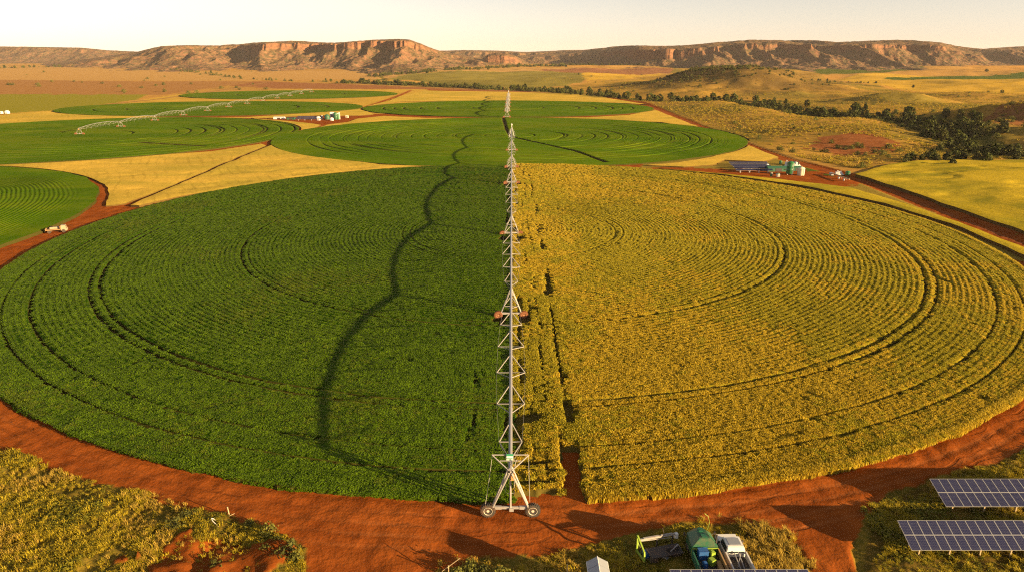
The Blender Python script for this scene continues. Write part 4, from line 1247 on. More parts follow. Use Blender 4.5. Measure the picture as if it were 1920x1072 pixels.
def near_tufts():
    rg = np.random.default_rng(4); n = 115000
    X = rg.uniform(-75, 85, n); Y = rg.uniform(38, 84, n)
    px, py = PX(X, Y); s = py - YH
    px = px + fbm(X, Y, 5, 4) * 34; py = py + fbm(X + 90, Y, 5, 4) * 13
    thin = fbm(X + 12, Y, 3.5, 4) < -.28
    k = near_grass(px, py) & (~thin | (rg.uniform(0, 1, n) < .25)) & (np.hypot(X - F0['c'][0], Y - F0['c'][1]) > F0['r'] + 1.2)
    bare = (np.hypot((px - 380) / 170, (py - 1040) / 55) + fbm(X, Y, 4, 4) * .55 < .72)
    k &= ~(bare & (rg.uniform(0, 1, n) < .8))
    X, Y, px, py = X[k], Y[k], px[k], py[k]; n = len(X)
    d = fbm(X, Y, 7, 4) + rg.normal(0, .3, n)
    pk = np.where(d > .28, rg.integers(2, 4, n), np.where(d < -.62, rg.integers(4, 6, n), rg.integers(0, 2, n)))
    straw = (px > 1390) & (px < 1540) & (py < 1075) & (rg.uniform(0, 1, n) < .75)
    pk = np.where(straw, rg.integers(4, 6, n), pk)
    sparse = inpoly(px, py, GRASS_B) & ~straw
    scl = np.where(sparse & (rg.uniform(0, 1, n) < .6), .12, 1.0) * rg.uniform(.3, .75, n) * (1 + .4 * fbm(X, Y, 4, 3)) * np.where(straw, 1.25, 1)
    rot = np.stack([rg.normal(0, .1, n), rg.normal(0, .1, n), rg.uniform(0, 6.28, n)], -1)
    Z = fbm(X, Y, 7, 4) * .35 * .9 - .05
    ts = [blade_tuft('grass_tuft', 20, .30, .62, .055, .8, M['grass_a'], s) for s in (21, 22)] + [leafy_tuft('weed_tuft', 22, .42, .50, .26, M['grass_b'], s) for s in (23, 24)] \
        + [blade_tuft('straw_tuft', 18, .28, .85, .045, .6, M['straw'], s) for s in (25, 26)]
    scatter('rough_grass', np.stack([X, Y, Z], -1), rot, scl, pk, ts, 'rough yellow and green grass beside the red dirt road', 'grass')


near_tufts()


def range_tufts():
    rg = np.random.default_rng(14); n = 60000
    px = rg.uniform(1000, 2150, n); py = 128 + rg.uniform(0, 1, n) ** .8 * 200
    X, Y = np.array([G(a, b) for a, b in zip(px, py)]).T
    k = inpoly(px, py, RANGE_PX) & (segdist(X, Y, ROAD_R) > 6) & (segdist(X, Y, RANGE_EDGE) > 3)
    k &= ~((px > 1440) & (py < 183) & (py < 150 + (px - 1560) * .12))
    w = fbm(X, Y, 40, 4) + rg.normal(0, .3, n)
    k &= (w > -.15) & (np.hypot((px - 1590) / 85, (py - 273) / 17) > .8)
    X, Y, w = X[k], Y[k], w[k]; n = len(X)
    pk = np.where(rg.uniform(0, 1, n) < .06, 2, rg.integers(0, 2, n))
    ts = [blade_tuft('range_tuft', 16, .7, .8, .16, .9, M['grass_a'], 31), blade_tuft('range_tuft', 16, .7, .8, .16, .9, M['straw'], 32), leafy_tuft('scrub_tuft', 30, .8, 1.0, .45, M['grass_b'], 33)]
    rot = np.stack([np.zeros(n), np.zeros(n), rg.uniform(0, 6.28, n)], -1)
    scatter('range_grass', np.stack([X, Y, Hg(X, Y) - .05], -1), rot, rg.uniform(.5, 1.2, n), pk, ts, 'tussocks of dry grass and scrub on the open range', 'grass')


range_tufts()

# ================================================================== irrigation machines
def Yof(py, h=0.0): return G(960, py, h)[1]


TY = [Yof(968) + .1, Yof(597), Yof(443.5), Yof(347), Yof(316.5), Yof(285)]
make_pivot('long galvanised irrigation machine running from the red road up the middle', -.15, TY, Yof(258), 5.2, 1.0, 6, 1.0, sign=True)
y3 = Yof(221.5)
make_pivot('distant irrigation machine seen end on at the far green circle', -3.6, [y3 + 52 * k for k in range(5)], y3 + 52 * 5, 4.6, 1.2, 7, 1.5, hw=1.15)
yl = Yof(254)
make_pivot('arched pale irrigation machine crossing the left green circles in a row of humps', -241.0, [yl + 42.3 * k for k in range(12)], None, 3.8, 1.15, 7, .52, hoses=True)
# ================================================================== solar tables near the road
solar_row('upper solar panel row on posts at the right edge, nearest the wheat', 41.7, 55.4, 58.5, 1.0, 2.0, 20)
solar_row('middle solar panel row on posts, below the first row and right of the white pickup', 35.0, 49.3, 52.0, 1.0, 2.05, 24)
solar_row('solar panel row at the bottom edge in front of the green truck', 12.95, 42.9, 45.8, 1.0, 2.0, 13)

# ================================================================== hut, lorries and machines in the grass
def hut():
    x, y = 7.05, 45.5
    r = empty('pump_hut', (x, y, 0)); tag(r, 'small cream hut with a grey gabled sheet roof at the bottom edge', 'hut')
    w, l, e, a = .72, .82, 2.30, 2.72
    b = MB(); b.prism([(-w, 0), (w, 0), (w, e), (0, a - .06), (-w, e)], -l, l, axis='Y'); b.build('wall', M['cream'], r)
    for sx in (-1, 1):
        m = MB()
        for k in (0, 1):
            y0 = -l - .1 + k * (l + .1) + (0.01 if k else 0); y1 = y0 + l + .09
            m.add([(0, y0, a + .02 * k), (sx * (w + .14), y0, e - .10 + .02 * k), (sx * (w + .14), y1, e - .10 + .02 * k), (0, y1, a + .02 * k),
                   (0, y0, a + .05 + .02 * k), (sx * (w + .14), y0, e - .05 + .02 * k), (sx * (w + .14), y1, e - .05 + .02 * k), (0, y1, a + .05 + .02 * k)],
                  [(0, 1, 2, 3), (4, 5, 6, 7), (0, 1, 5, 4), (1, 2, 6, 5), (2, 3, 7, 6), (3, 0, 4, 7)])
        m.build('roof', M['roof_blue'], r)
    t = MB()
    for sx in (-1, 1): t.bar((sx * (w + .15), -l - .12, e - .08), (sx * (w + .15), l + .12, e - .08), .035, 5); t.bar((0, -l - .12, a + .03), (sx * (w + .15), -l - .12, e - .07), .03, 5)
    t.bar((0, -l - .12, a + .06), (0, l + .12, a + .08), .04, 5)
    t.build('roof_trim', M['white_paint'], r)
    d = MB(); d.box((0, -l - .02, 1.0), (.85, .05, 1.95)); dd = d.build('door', M['white_worn'], r)
    h = MB(); h.box((.32, -l - .06, 1.0), (.05, .05, .16)); h.build('handle', M['dark'], dd)


hut()


def wheel_obj(parent, x, y, r=.42, w=.28, axis='X', tm='tyre', rmn='rim'):
    a = MB(); a.lathe([(r * .55, -w / 2), (r * .93, -w / 2), (r, -w * .35), (r, w * .35), (r * .93, w / 2), (r * .55, w / 2)], (x, y, r), 18, axis)
    o = a.build('wheel', M[tm], parent, True)
    b = MB(); b.lathe([(.04, -w * .42), (r * .5, -w * .42), (r * .56, -w * .5), (r * .56, w * .5), (r * .5, w * .42), (.04, w * .42)], (x, y, r), 14, axis)
    b.build('rim', M[rmn], o, True)
    return o


def pickup():
    """white pickup truck seen from above and behind: cab away from the camera, open bed near it"""
    r = empty('pickup_truck', (19.35, 48.7, 0), R(1.5)); tag(r, 'white pickup truck with a loaded open bed and bright green tailgate', 'pickup')
    L, W = 2.6, .93
    b = MB()
    b.box((0, 0, .62), (W * 2 - .1, 5.1, .34)); b.box((0, 2.05, .95), (W * 2, 1.15, .42), taper=.95); b.box((0, .75, .98), (W * 2, 1.55, .55))
    b.build('body', M['white_paint'], r, False, .04)
    c = MB(); c.box((0, .68, 1.55), (W * 2 - .08, 1.75, .66), taper=.80); c.build('cab', M['white_paint'], r, False, .05)
    g = MB(); g.add([(-.70, 1.50, 1.34), (.70, 1.50, 1.34), (.60, 1.385, 1.76), (-.60, 1.385, 1.76)], [(0, 1, 2, 3)]); g.build('windscreen', M['glass'], r)
    g = MB(); g.add([(-.70, -.17, 1.34), (.70, -.17, 1.34), (.60, -.03, 1.78), (-.60, -.03, 1.78)], [(0, 1, 2, 3)]); g.build('rear_window', M['glass'], r)
    for sx in (-1, 1):
        g = MB(); g.add([(sx * .875, -.05, 1.34), (sx * .875, 1.35, 1.34), (sx * .765, 1.2, 1.78), (sx * .765, .1, 1.78)], [(0, 1, 2, 3)]); g.build('side_window', M['glass'], r)
        s = MB(); s.box((sx * (W - .05), -1.35, 1.10), (.09, 2.5, .62)); s.box((sx * (W - .05), -1.35, 1.43), (.13, 2.5, .05)); s.build('bed_side', M['white_worn'], r, False, .01)
        m = MB(); m.box((sx * 1.05, 1.25, 1.38), (.16, .10, .2)); m.build('mirror', M['dark'], r)
        l = MB(); l.box((sx * .82, -2.57, .95), (.15, .06, .3)); l.build('tail_light', M['red_lamp'], r)
        for yy in (-1.6, 1.75): wheel_obj(r, sx * .80, yy)
    f = MB(); f.box((0, -1.35, .84), (W * 2 - .2, 2.5, .06)); f.build('bed_floor', M['dark'], r)
    t = MB(); t.box((0, -2.58, 1.10), (W * 2 - .12, .08, .60)); tg = t.build('tailgate', M['green_paint'], r, False, .01)
    t = MB(); t.box((-.35, -2.635, 1.25), (.35, .03, .24)); t.box((.4, -2.635, 1.2), (.25, .03, .2)); t.build('tailgate_panel', M['white_paint'], tg)
    h = MB(); h.box((0, .66, 1.905), (1.05, .9, .05)); h.build('roof_hatch', M['roof_blue'], r, False, .01)
    for k, (x, y, z, dx, dy, dz, mm) in enumerate([(-.45, -1.9, 1.03, .35, .5, .34, 'dark'), (.45, -2.0, 1.0, .3, .35, .3, 'white_worn')]):
        q = MB(); q.box((x, y, z), (dx, dy, dz)); q.box((x, y, z + dz / 2 + .03), (dx * .5, dy * .5, .06)); o = q.build('tool_crate', M[mm], None, False, .02)
        o.location = r.location; o.rotation_euler = r.rotation_euler
        tag(o, ['dark tool crate in the bed of the white pickup', 'small white crate in the bed of the white pickup'][k], 'crate')
    for k, (a, b_) in enumerate([((-.25, -.4, 1.55), (-.1, -2.3, .95)), ((.1, -.35, 1.6), (.22, -2.2, .96)), ((.3, -.4, 1.5), (-.3, -1.6, .95))]):
        q = MB(); q.tube([a, ((a[0] + b_[0]) / 2, (a[1] + b_[1]) / 2, (a[2] + b_[2]) / 2 + .03), b_], .045, 6); o = q.build('pipe', M['galv'], None)
        o.location = r.location; o.rotation_euler = r.rotation_euler
        tag(o, 'grey pipe lying in the open bed of the white pickup', 'pipe', 'pipes in the pickup bed')


pickup()


def green_truck():
    r = empty('farm_truck', (16.75, 48.55, 0), R(2)); tag(r, 'green farm lorry with faceted green hood and an open bed full of crates', 'truck')
    W = 1.15
    ch = MB(); ch.box((0, -.1, .72), (1.9, 5.3, .3)); ch.build('chassis', M['dark'], r)
    # faceted hood over the cab end
    hd = MB()
    o = [(-W, .3), (-W * .95, 2.2), (-.35, 2.75), (.45, 2.7), (W * .9, 2.1), (W, .3)]
    n = len(o); up = [(-.5, .55), (-.45, 1.6), (-.2, 2.0), (.15, 2.0), (.4, 1.6), (.45, .55)]
    vs = [(x, y, .8) for x, y in o] + [(x, y, 1.75) for x, y in o] + [(x, y, 2.45) for x, y in up]
    fs = [(k, (k + 1) % n, n + (k + 1) % n, n + k) for k in range(n)] + [(n + k, n + (k + 1) % n, 2 * n + (k + 1) % n, 2 * n + k) for k in range(n)] + [tuple(range(2 * n, 3 * n)), tuple(range(n))[::-1]]
    hd.add(vs, fs); hd.build('hood', M['hood_green'], r, False, .03)
    for sx in (-1, 1):
        hl = MB(); hl.box((sx * .75, 2.42, 1.0), (.3, .2, .2), sx * -.45); hl.build('headlight', M['alu'], r)
        mi_ = MB(); mi_.bar((sx * 1.05, 1.9, 1.7), (sx * 1.32, 2.0, 1.8), .03, 5); mi_.box((sx * 1.36, 2.0, 1.75), (.1, .16, .3)); mi_.build('mirror', M['dark'], r)
    ro = MB(); ro.box((0, .9, 2.47), (.5, .5, .06)); ro.box((-.1, 1.5, 2.47), (.35, .2, .06)); ro.build('roof_hatch', M['deep_green'], r)
    ex = MB(); ex.bar((1.0, .55, 1.0), (1.0, .55, 2.7), .06, 7); ex.bar((1.0, .55, 2.7), (1.0, .4, 2.85), .06, 7); ex.build('exhaust', M['dark'], r)
    g = MB(); g.add([(-.30, 2.77, 1.15), (.40, 2.73, 1.15), (.36, 2.74, 1.68), (-.28, 2.78, 1.68)], [(0, 1, 2, 3)]); g.build('windscreen', M['glass'], r)
    for sx in (-1, 1):
        s = MB(); s.box((sx * W, -1.25, 1.18), (.07, 2.9, .75)); s.box((sx * W, -1.25, 1.58), (.12, 2.9, .06)); s.build('bed_side', M['deep_green'] if sx < 0 else M['wood'], r)
        for yy in (-1.9, -.9, 1.7): wheel_obj(r, sx * .98, yy, .48, .3)
    b = MB(); b.box((0, -1.25, .90), (W * 2 - .1, 2.9, .06)); b.build('bed_floor', M['dark'], r)
    b = MB(); b.box((0, -2.72, 1.15), (W * 2, .07, .66)); b.box((0, -2.76, 1.5), (W * 2 + .06, .1, .07)); b.build('tailgate', M['roof_blue'], r)
    fr = MB(); fr.bar((-W, .25, 1.6), (W, .25, 1.6), .05, 6); fr.bar((-W, .25, 1.6), (-W, .25, .9), .05, 6); fr.bar((W, .25, 1.6), (W, .25, .9), .05, 6); fr.build('bed_frame', M['lime'], r)
    a = MB(); a.tube([(.9, 2.6, 1.7), (1.15, 2.9, 2.2), (1.0, 3.0, 2.8), (.6, 2.9, 3.2)], .025, 5); a.build('whip_aerial', M['lime'], r)

    def load(name, label, cat, c, d, mm, rz=0, top=None):
        m = MB(); m.box((0, 0, d[2] / 2), d, taper=.92)
        if top == 'rim':
            m.box((0, -d[1] / 2, d[2]), (d[0], .05, .07)); m.box((0, d[1] / 2, d[2]), (d[0], .05, .07))
        if top == 'lid': m.box((0, 0, d[2] + .03), (d[0] * .6, d[1] * .6, .06))
        ob = m.build(name, M[mm], None, False, .02); v = Vector(c); v.rotate(Matrix.Rotation(R(2), 3, 'Z'))
        ob.location = Vector(r.location) + v; ob.rotation_euler = (0, 0, rz); tag(ob, label, cat)
    load('crate', 'bright blue bin at the front of the green lorry bed', 'bin', (-.3, -.15, .94), (.9, .55, .85), 'blue', .05, 'rim')
    load('crate', 'lime green box leaning in the green lorry bed', 'box', (.45, -.25, .94), (.45, .5, .8), 'lime', .3, 'lid')
    load('crate', 'small blue can standing mid way in the green lorry bed', 'can', (-.45, -1.25, .94), (.4, .45, .5), 'blue', .2, 'lid')
    load('crate', 'yellow lime folded sheet box in the middle of the lorry bed', 'box', (.25, -.95, .94), (.5, .55, .6), 'lime', .5)
    load('carton', 'small pale carton at the tail of the lorry bed', 'carton', (.25, -2.1, .94), (.4, .35, .3), 'cream', .1)
    load('carton', 'dark low box beside the plank side of the lorry bed', 'box', (.8, -1.4, .94), (.4, 1.2, .35), 'wood', 0)


green_truck()


def rig():
    """boom rig left of the lorry"""
    r = empty('boom_rig', (13.1, 49.6, 0), R(14)); tag(r, 'old boom rig with a long pale beam and lime green end frame', 'farm machine')
    b = MB(); b.box((0, .8, 1.55), (3.4, .17, .17)); b.box((-.6, .8, 1.67), (1.5, .2, .05)); b.box((.9, .8, 1.68), (1.1, .12, .08)); b.bar((-1.6, .8, 1.4), (1.6, .75, 1.25), .03, 5); b.build('beam', M['galv_beam'], r, False, .02)
    b = MB(); b.box((1.85, .8, 1.35), (.3, .3, .5)); b.build('end_box', M['white_paint'], r, False, .02)
    for x in (-1.6, 0, 1.5):
        p = MB(); p.bar((x, .8, 0), (x, .8, 1.5), .07, 6); p.build('post', M['dark'], r)
    e = MB(); e.bar((-1.85, .9, 0), (-1.85, .9, 2.0), .10, 4); e.bar((-1.85, .9, 1.95), (-1.8, -.4, 1.3), .09, 4); e.bar((-1.8, -.4, 1.3), (-1.75, -.5, .2), .11, 4)
    e.bar((-1.85, .9, .4), (-1.75, -.5, .3), .09, 4); e.build('end_frame', M['lime'], r)
    t = MB(); t.box((.3, -.2, .78), (3.0, 1.3, .08)); t.box((1.0, -.3, 1.0), (1.2, .1, .3)); t.build('tray', M['dark'], r)
    for x in (-.9, 1.3): wheel_obj(r, x, -.6, .4, .24, 'Y')
    k = MB(); k.bar((.7, -.45, .85), (1.5, -.25, 1.3), .05, 5); k.bar((1.5, -.25, 1.3), (1.75, -.3, .9), .05, 5); k.build('crank', M['galv'], r)
    w = MB(); w.bar((.7, .8, 1.6), (.5, .9, 2.3), .03, 5); w.build('aerial', M['dark'], r)
    x, y = G(1213, 1044)
    c = MB(); c.box((0, 0, .33), (.7, .8, .5)); c.box((0, 0, .62), (.5, .6, .1)); c.box((-.1, .1, .06), (.9, 1.0, .1)); o = c.build('crate', M['blue'], None, False, .02)
    o.location = (x, y, 0); o.rotation_euler = (0, 0, .2); tag(o, 'dark blue crate standing left of the lime end frame', 'crate')
    c = MB(); c.bar((0, 0, 0), (-.35, .5, 1.1), .05, 5); c.bar((-.35, .5, 1.1), (-.42, .62, 1.2), .08, 5); o = c.build('hand_tool', M['lime'], None)
    o.location = (x - .4, y + .2, 0); tag(o, 'pale green handle leaning on the dark blue crate', 'tool')
    x, y = G(1240, 1045)
    c = MB(); c.box((0, 0, .2), (.35, 1.4, .12), M=Matrix.Rotation(.25, 3, 'X')); c.box((0, -.3, .32), (.3, .4, .1)); o = c.build('plank', M['roof_blue'], None); o.location = (x + .15, y - .2, .12); o.rotation_euler = (0, 0, .55)
    tag(o, 'grey board lying below the lime end frame', 'board')
    st = leafy_tuft('stalk_heap', 90, .55, .55, .28, M['maize'], 77)
    x, y = G(1252, 1036); o = link(bpy.data.objects.new('stalk_heap', st)); o.location = (x, y, .1); tag(o, 'heap of orange dry stalks on the ground by the boom rig', 'plant heap')


rig()

# ------------------------------------------------------------------ posts by the road
def leaning_post(px, py, h, lean, label, extra=None, r=.055):
    x, y = G(px, py); m = MB()
    m.bar((0, 0, -.3), (lean[0], lean[1], h), r, 6, 0, r * .9)
    m.bar((lean[0] * .97, lean[1] * .97, h * .97), (lean[0], lean[1], h + .03), r * 1.25, 6)
    if extra: extra(m)
    o = m.build('fence_post', M['post'], None, False); o.location = (x, y, 0); tag(o, label, 'post'); return o


leaning_post(431, 968, 1.05, (-.12, .05), 'pale upright post beside the road on the left', lambda m: (m.bar((.05, -.1, .2), (.45, .1, .3), .03, 5), m.bar((-.05, 0, .1), (-.45, -.9, .05), .025, 5)))
x, y = G(408, 984)
m = MB(); m.tube([(-.1, .35, .02), (-.55, .42, .4), (-.62, .3, .5), (-.45, .05, .42), (.2, -.3, .05)], .04, 6)
o = m.build('bent_pipe', M['white_worn'], None, True); o.location = (x, y, .05); tag(o, 'bent white pipe lying in the grass near the upright post', 'pipe')
leaning_post(841, 1078, 1.0, (.02, 0), 'short pale post with a slanting stay at the bottom edge', lambda m: m.bar((-.55, .1, .35), (1.0, .3, 1.55), .035, 5), .05)
leaning_post(1063, 1085, 1.5, (0, 0), 'thin straight post left of the cream hut', None, .05)

# ------------------------------------------------------------------ truck on the left road
def flatbed():
    x, y = G(108, 436)
    r = empty('flatbed_truck', (x, y, 0), R(24)); r.scale = (.85, .85, .85); tag(r, 'pale flatbed truck on the red road beside the left crop circle', 'truck')
    c = MB(); c.box((1.75, 0, 1.35), (1.4, 1.9, 1.5), taper=.88); c.box((2.3, 0, .85), (.7, 1.9, .7)); c.build('cab', M['dusty'], r, False, .06)
    g = MB(); g.box((2.36, 0, 1.65), (.05, 1.4, .5)); g.build('windscreen', M['glass'], r)
    b = MB(); b.box((-.9, 0, 1.0), (3.8, 2.0, .14)); b.box((-2.75, 0, 1.2), (.08, 2.0, .4)); b.box((1.0, 0, 1.45), (.08, 2.0, .9)); b.build('flat_bed', M['wood'], r)
    s = MB(); s.box((-.6, .45, 1.35), (2.4, .9, .5)); s.build('load_box', M['dusty'], r, False, .03)
    for yy in (-.85, .85):
        for xx in (-1.9, 1.75): wheel_obj(r, xx, yy, .5, .3, 'Y')


flatbed()

# ------------------------------------------------------------------ the yard on the right
GRP_A = 'solar panel rows in the right farm yard'
for i, (px, py, w, n) in enumerate([(1367, 310.5, 15.5, 15), (1370, 314.2, 15.2, 15), (1374, 317.4, 15.0, 15), (1377, 320.6, 14.5, 14), (1380, 324.5, 14.0, 14)]):
    far_solar(['rearmost of the five solar rows in the right yard', 'fourth solar row from the front in the right yard', 'middle one of the five solar rows in the right yard', 'second solar row from the front in the right yard',
               'front solar row in the right yard, facing the wheat'][i], px, py, w, n, GRP_A)


def tank(label, px, py, r, h, mm, lid=None, legs=False, name='storage_tank'):
    x, y = G(px, py); ro = empty(name, (x, y, float(Hg(x, y)))); tag(ro, label, 'tank' if name == 'storage_tank' else 'silo')
    b = MB(); z0 = .5 if legs else 0
    b.lathe([(r * .97, z0), (r, z0 + .1), (r, z0 + h * .33), (r * 1.02, z0 + h * .34), (r, z0 + h * .35), (r, z0 + h * .66), (r * 1.02, z0 + h * .67), (r, z0 + h * .68), (r, z0 + h)], n=24); b.build('shell', M[mm], ro, True)
    c = MB(); c.lathe([(r * 1.04, z0 + h), (r * .7, z0 + h + r * .32), (r * .2, z0 + h + r * .48), (.05, z0 + h + r * .5)], n=24); c.build('roof', M[lid or mm], ro, True)
    if legs:
        for k in range(4):
            l = MB(); an = k * math.pi / 2 + .6; l.box((math.cos(an) * r * .85, math.sin(an) * r * .85, .25), (.16, .16, .5)); l.build('leg', M['white_worn'], ro)
    la = MB(); la.bar((r * .3, -r * 1.03, z0), (r * .3, -r * 1.03, z0 + h), .04, 4); la.bar((r * .3 + .4, -r * 1.0, z0), (r * .3 + .4, -r * 1.0, z0 + h), .04, 4)
    for k in range(int(h / .4)): la.bar((r * .3, -r * 1.03, z0 + .2 + k * .4), (r * .3 + .4, -r * 1.0, z0 + .2 + k * .4), .03, 4)
    la.build('ladder', M['galv'], ro)
    return ro


tank('tall bright green silo in the right farm yard', 1480, 328, 1.25, 3.9, 'green_paint', legs=True, name='silo')
tank('round cream water tank right of the green silo', 1501, 329, 1.3, 2.5, 'tank_cream')
tank('small white tank beside the right end of the solar rows', 1438, 316, .55, 1.5, 'white_paint')
tank('little green drum in front of the solar rows', 1446, 331, .45, 1.15, 'green_paint', 'tank_cream')
tank('little white drum in front of the solar rows', 1458, 332, .6, 1.2, 'tank_cream', 'deep_green')
tank('small green drum behind the machinery heap', 1463, 308, .55, 1.2, 'green_paint')


def shed(label, px, py, w, d, h, wall, roof, rz=0.0, cat='shed', name='farm_shed'):
    x, y = G(px, py); r = empty(name, (x, y, float(Hg(x, y))), rz); tag(r, label, cat)
    b = MB(); b.prism([(-d / 2, 0), (d / 2, 0), (d / 2, h * .72), (0, h * .97), (-d / 2, h * .72)], -w / 2, w / 2); b.build('wall', M[wall], r)
    for s in (-1, 1):
        q = MB(); q.add([(-w / 2 - .15, 0, h), (w / 2 + .15, 0, h), (w / 2 + .15, s * (d / 2 + .2), h * .70), (-w / 2 - .15, s * (d / 2 + .2), h * .70),
                         (-w / 2 - .15, 0, h + .08), (w / 2 + .15, 0, h + .08), (w / 2 + .15, s * (d / 2 + .2), h * .70 + .08), (-w / 2 - .15, s * (d / 2 + .2), h * .70 + .08)],
                        [(0, 1, 2, 3), (4, 5, 6, 7), (0, 1, 5, 4), (1, 2, 6, 5), (2, 3, 7, 6), (3, 0, 4, 7)]); q.build('roof', M[roof], r)
    dr = MB(); dr.box((0, -d / 2 - .03, h * .32), (w * .3, .05, h * .62)); dr.build('door', M['dark'], r)
    wn = MB(); wn.box((w * .32, -d / 2 - .03, h * .45), (w * .14, .05, h * .2)); wn.build('window', M['glass'], r)
    return r


shed('long low dark green shed between the solar rows and the silo', 1457, 321, 8.0, 3.0, 1.9, 'deep_green', 'deep_green', .0)
shed('dark green shed between the silo and the cream tank', 1492, 320, 3.6, 2.6, 1.7, 'deep_green', 'deep_green')


def heap(label, px, py, w, d, h, seed, mats, name='machinery_heap', cat='machinery'):
    """a pale tarpaulin thrown over machinery, some of it sticking out"""
    x, y = G(px, py); r = empty(name, (x, y, float(Hg(x, y)))); tag(r, label, cat)
    n = 26; gx, gy = np.meshgrid(np.linspace(-1, 1, n), np.linspace(-1, 1, n))
    k = np.hypot(gx, gy); z = h * np.clip(1 - k ** 2.2, 0, 1) * (.75 + .5 * fbm(gx * 10 + seed, gy * 10, 5, 3))
    me = np_mesh('tarpaulin', np.stack([gx * w / 2, gy * d / 2, np.maximum(z, -.02)], -1).reshape(-1, 3), grid_quads(n, n), M[mats[0]], smooth=False)
    link(bpy.data.objects.new('tarpaulin', me), r)
    rg = random.Random(seed)
    for i in range(5):
        b = MB(); a, c = rg.uniform(-w * .4, w * .4), rg.uniform(-d * .35, d * .35)
        b.box((a, c, h * .55), (rg.uniform(.5, 1.3), rg.uniform(.4, .8), h * rg.uniform(.7, 1.3)), rg.uniform(0, 3)); b.bar((a, c, h * .5), (a + rg.uniform(-1, 1), c, h * 1.4), .06, 5)
        b.build('implement', M[mats[1 + i % (len(mats) - 1)]], r)


heap('heap of machinery under a pale sheet behind the green silo', 1486, 311, 6.6, 4.5, 1.5, 3, ['tarp', 'white_paint', 'dark', 'white_worn'])
heap('white covered trailer load beside the road right of the yard', 1573, 327.5, 3.4, 1.9, 1.0, 5, ['white_paint', 'white_paint', 'white_worn'], 'covered_load', 'trailer load')
heap('low grey sheeted heap in front of the long dark shed', 1464, 316.5, 3.0, 1.8, .8, 8, ['tarp', 'galv', 'white_worn'])
tank('squat green tank beside the white covered load', 1589, 328.5, .85, 1.15, 'green_paint')


def boom(px0, py0, px1, py1):
    a = G(px0, py0); b = G(px1, py1); L = math.hypot(b[0] - a[0], b[1] - a[1])
    r = empty('loading_conveyor', (a[0], a[1], 0), math.atan2(b[1] - a[1], b[0] - a[0])); tag(r, 'long thin conveyor boom on small white wheels by the right road', 'conveyor')
    m = MB(); m.box((L / 2, 0, 1.0), (L, .35, .22)); m.box((L / 2, 0, 1.18), (L, .12, .12)); m.build('belt_beam', M['post'], r)
    m = MB(); m.box((.2, 0, .75), (1.8, 1.0, .9)); m.build('hopper', M['roof_blue'], r, False, .04)
    for t in (.52, .8):
        wheel_obj(r, L * t, -.6, .42, .25, 'Y', 'white_worn', 'rim')
        q = MB(); q.bar((L * t, -.6, .42), (L * t, 0, 1.0), .05, 5); q.bar((L * t, .6, .1), (L * t, 0, 1.0), .05, 5); q.build('strut', M['galv'], r)


boom(1558, 330, 1592, 342)

# ------------------------------------------------------------------ the yard on the left
GRP_B = 'solar panel rows in the left farm yard'
for i, (px, py, w, n) in enumerate([(553, 226.5, 18, 14), (555.5, 224.2, 18, 14), (558, 222.2, 17.5, 14)]):
    far_solar(['front solar row in the left farm yard', 'middle one of the three solar rows in the left farm yard', 'rear solar row in the left farm yard'][i], px, py, w, n, GRP_B)
tank('white dome tank at the right end of the left solar rows', 597, 226, 1.5, 1.9, 'white_paint')
tank('slim white drum beside the left dome tank', 604, 223.5, .6, 2.2, 'white_worn')
tank('broad dark green tank in the left yard', 613.5, 224.5, 1.8, 2.6, 'deep_green')
tank('tall bright green silo in the left yard', 629.5, 224.5, 1.3, 4.2, 'green_paint', name='silo')
tank('second green silo in the left yard, right of the tall one', 633.5, 224.5, .9, 3.9, 'green_paint', 'white_paint', name='silo')
tank('slim cream silo at the right end of the left yard', 636.3, 224.3, .65, 4.6, 'tank_cream', name='silo')
tank('white dome tank standing in front of the two green silos', 622, 226.6, 1.3, 1.4, 'white_paint')
shed('white frame hut between the two green tanks', 623.5, 223.5, 2.6, 2.2, 4.6, 'white_worn', 'white_paint')
shed('white sheeted low shed left of the solar rows', 524, 223.7, 7.5, 3.0, 1.5, 'white_paint', 'white_paint')
shed('small cream cabin standing alone right of the left yard', 651, 221.5, 1.7, 1.6, 1.7, 'cream', 'cream')
shed('dark long shade shed beside the left solar rows', 546, 224.4, 5.5, 3, 1.6, 'deep_green', 'dark')
tank('white tank at the far left edge by the road', 14, 213.5, 1.7, 1.6, 'white_paint')
shed('small white cabin at the far left edge', 1, 214, 3.0, 2.2, 1.9, 'white_worn', 'white_paint')

# ================================================================== trees and bushes
CR = []
for i, (mat, h, w, b) in enumerate([('tree_leaf', 7.0, 6.4, .10), ('tree_leaf', 6.0, 6.8, .12), ('tree_leaf2', 6.4, 5.2, .12), ('tree_leaf', 8.0, 6.0, .14), ('tree_leaf2', 5.0, 5.6, .08)]):
    CR.append((crown_mesh('tree_crown', M[mat], 40 + i, h, w, b, 46, 30, .95), trunk_mesh('tree_trunk', M['bark'], 60 + i, h, w)))
BU = [crown_mesh('bush_foliage', M[mm], 80 + i, 1.5, 2.2, .04, 14, 20, .34) for i, mm in enumerate(('bush_leaf', 'tree_leaf2', 'bush_leaf'))]


def single_tree(k):
    c, t = CR[k]
    bm = bmesh.new(); bm.from_mesh(c); bm.from_mesh(t); n = len(c.polygons)
    me = bpy.data.meshes.new('tree'); bm.to_mesh(me); bm.free()
    me.materials.clear(); me.materials.append(c.materials[0]); me.materials.append(t.materials[0])
    mi = np.zeros(len(me.polygons), np.int32); mi[n:] = 1; me.polygons.foreach_set('material_index', mi)
    return me


FAR = [single_tree(k) for k in range(5)]
TR = random.Random(12)


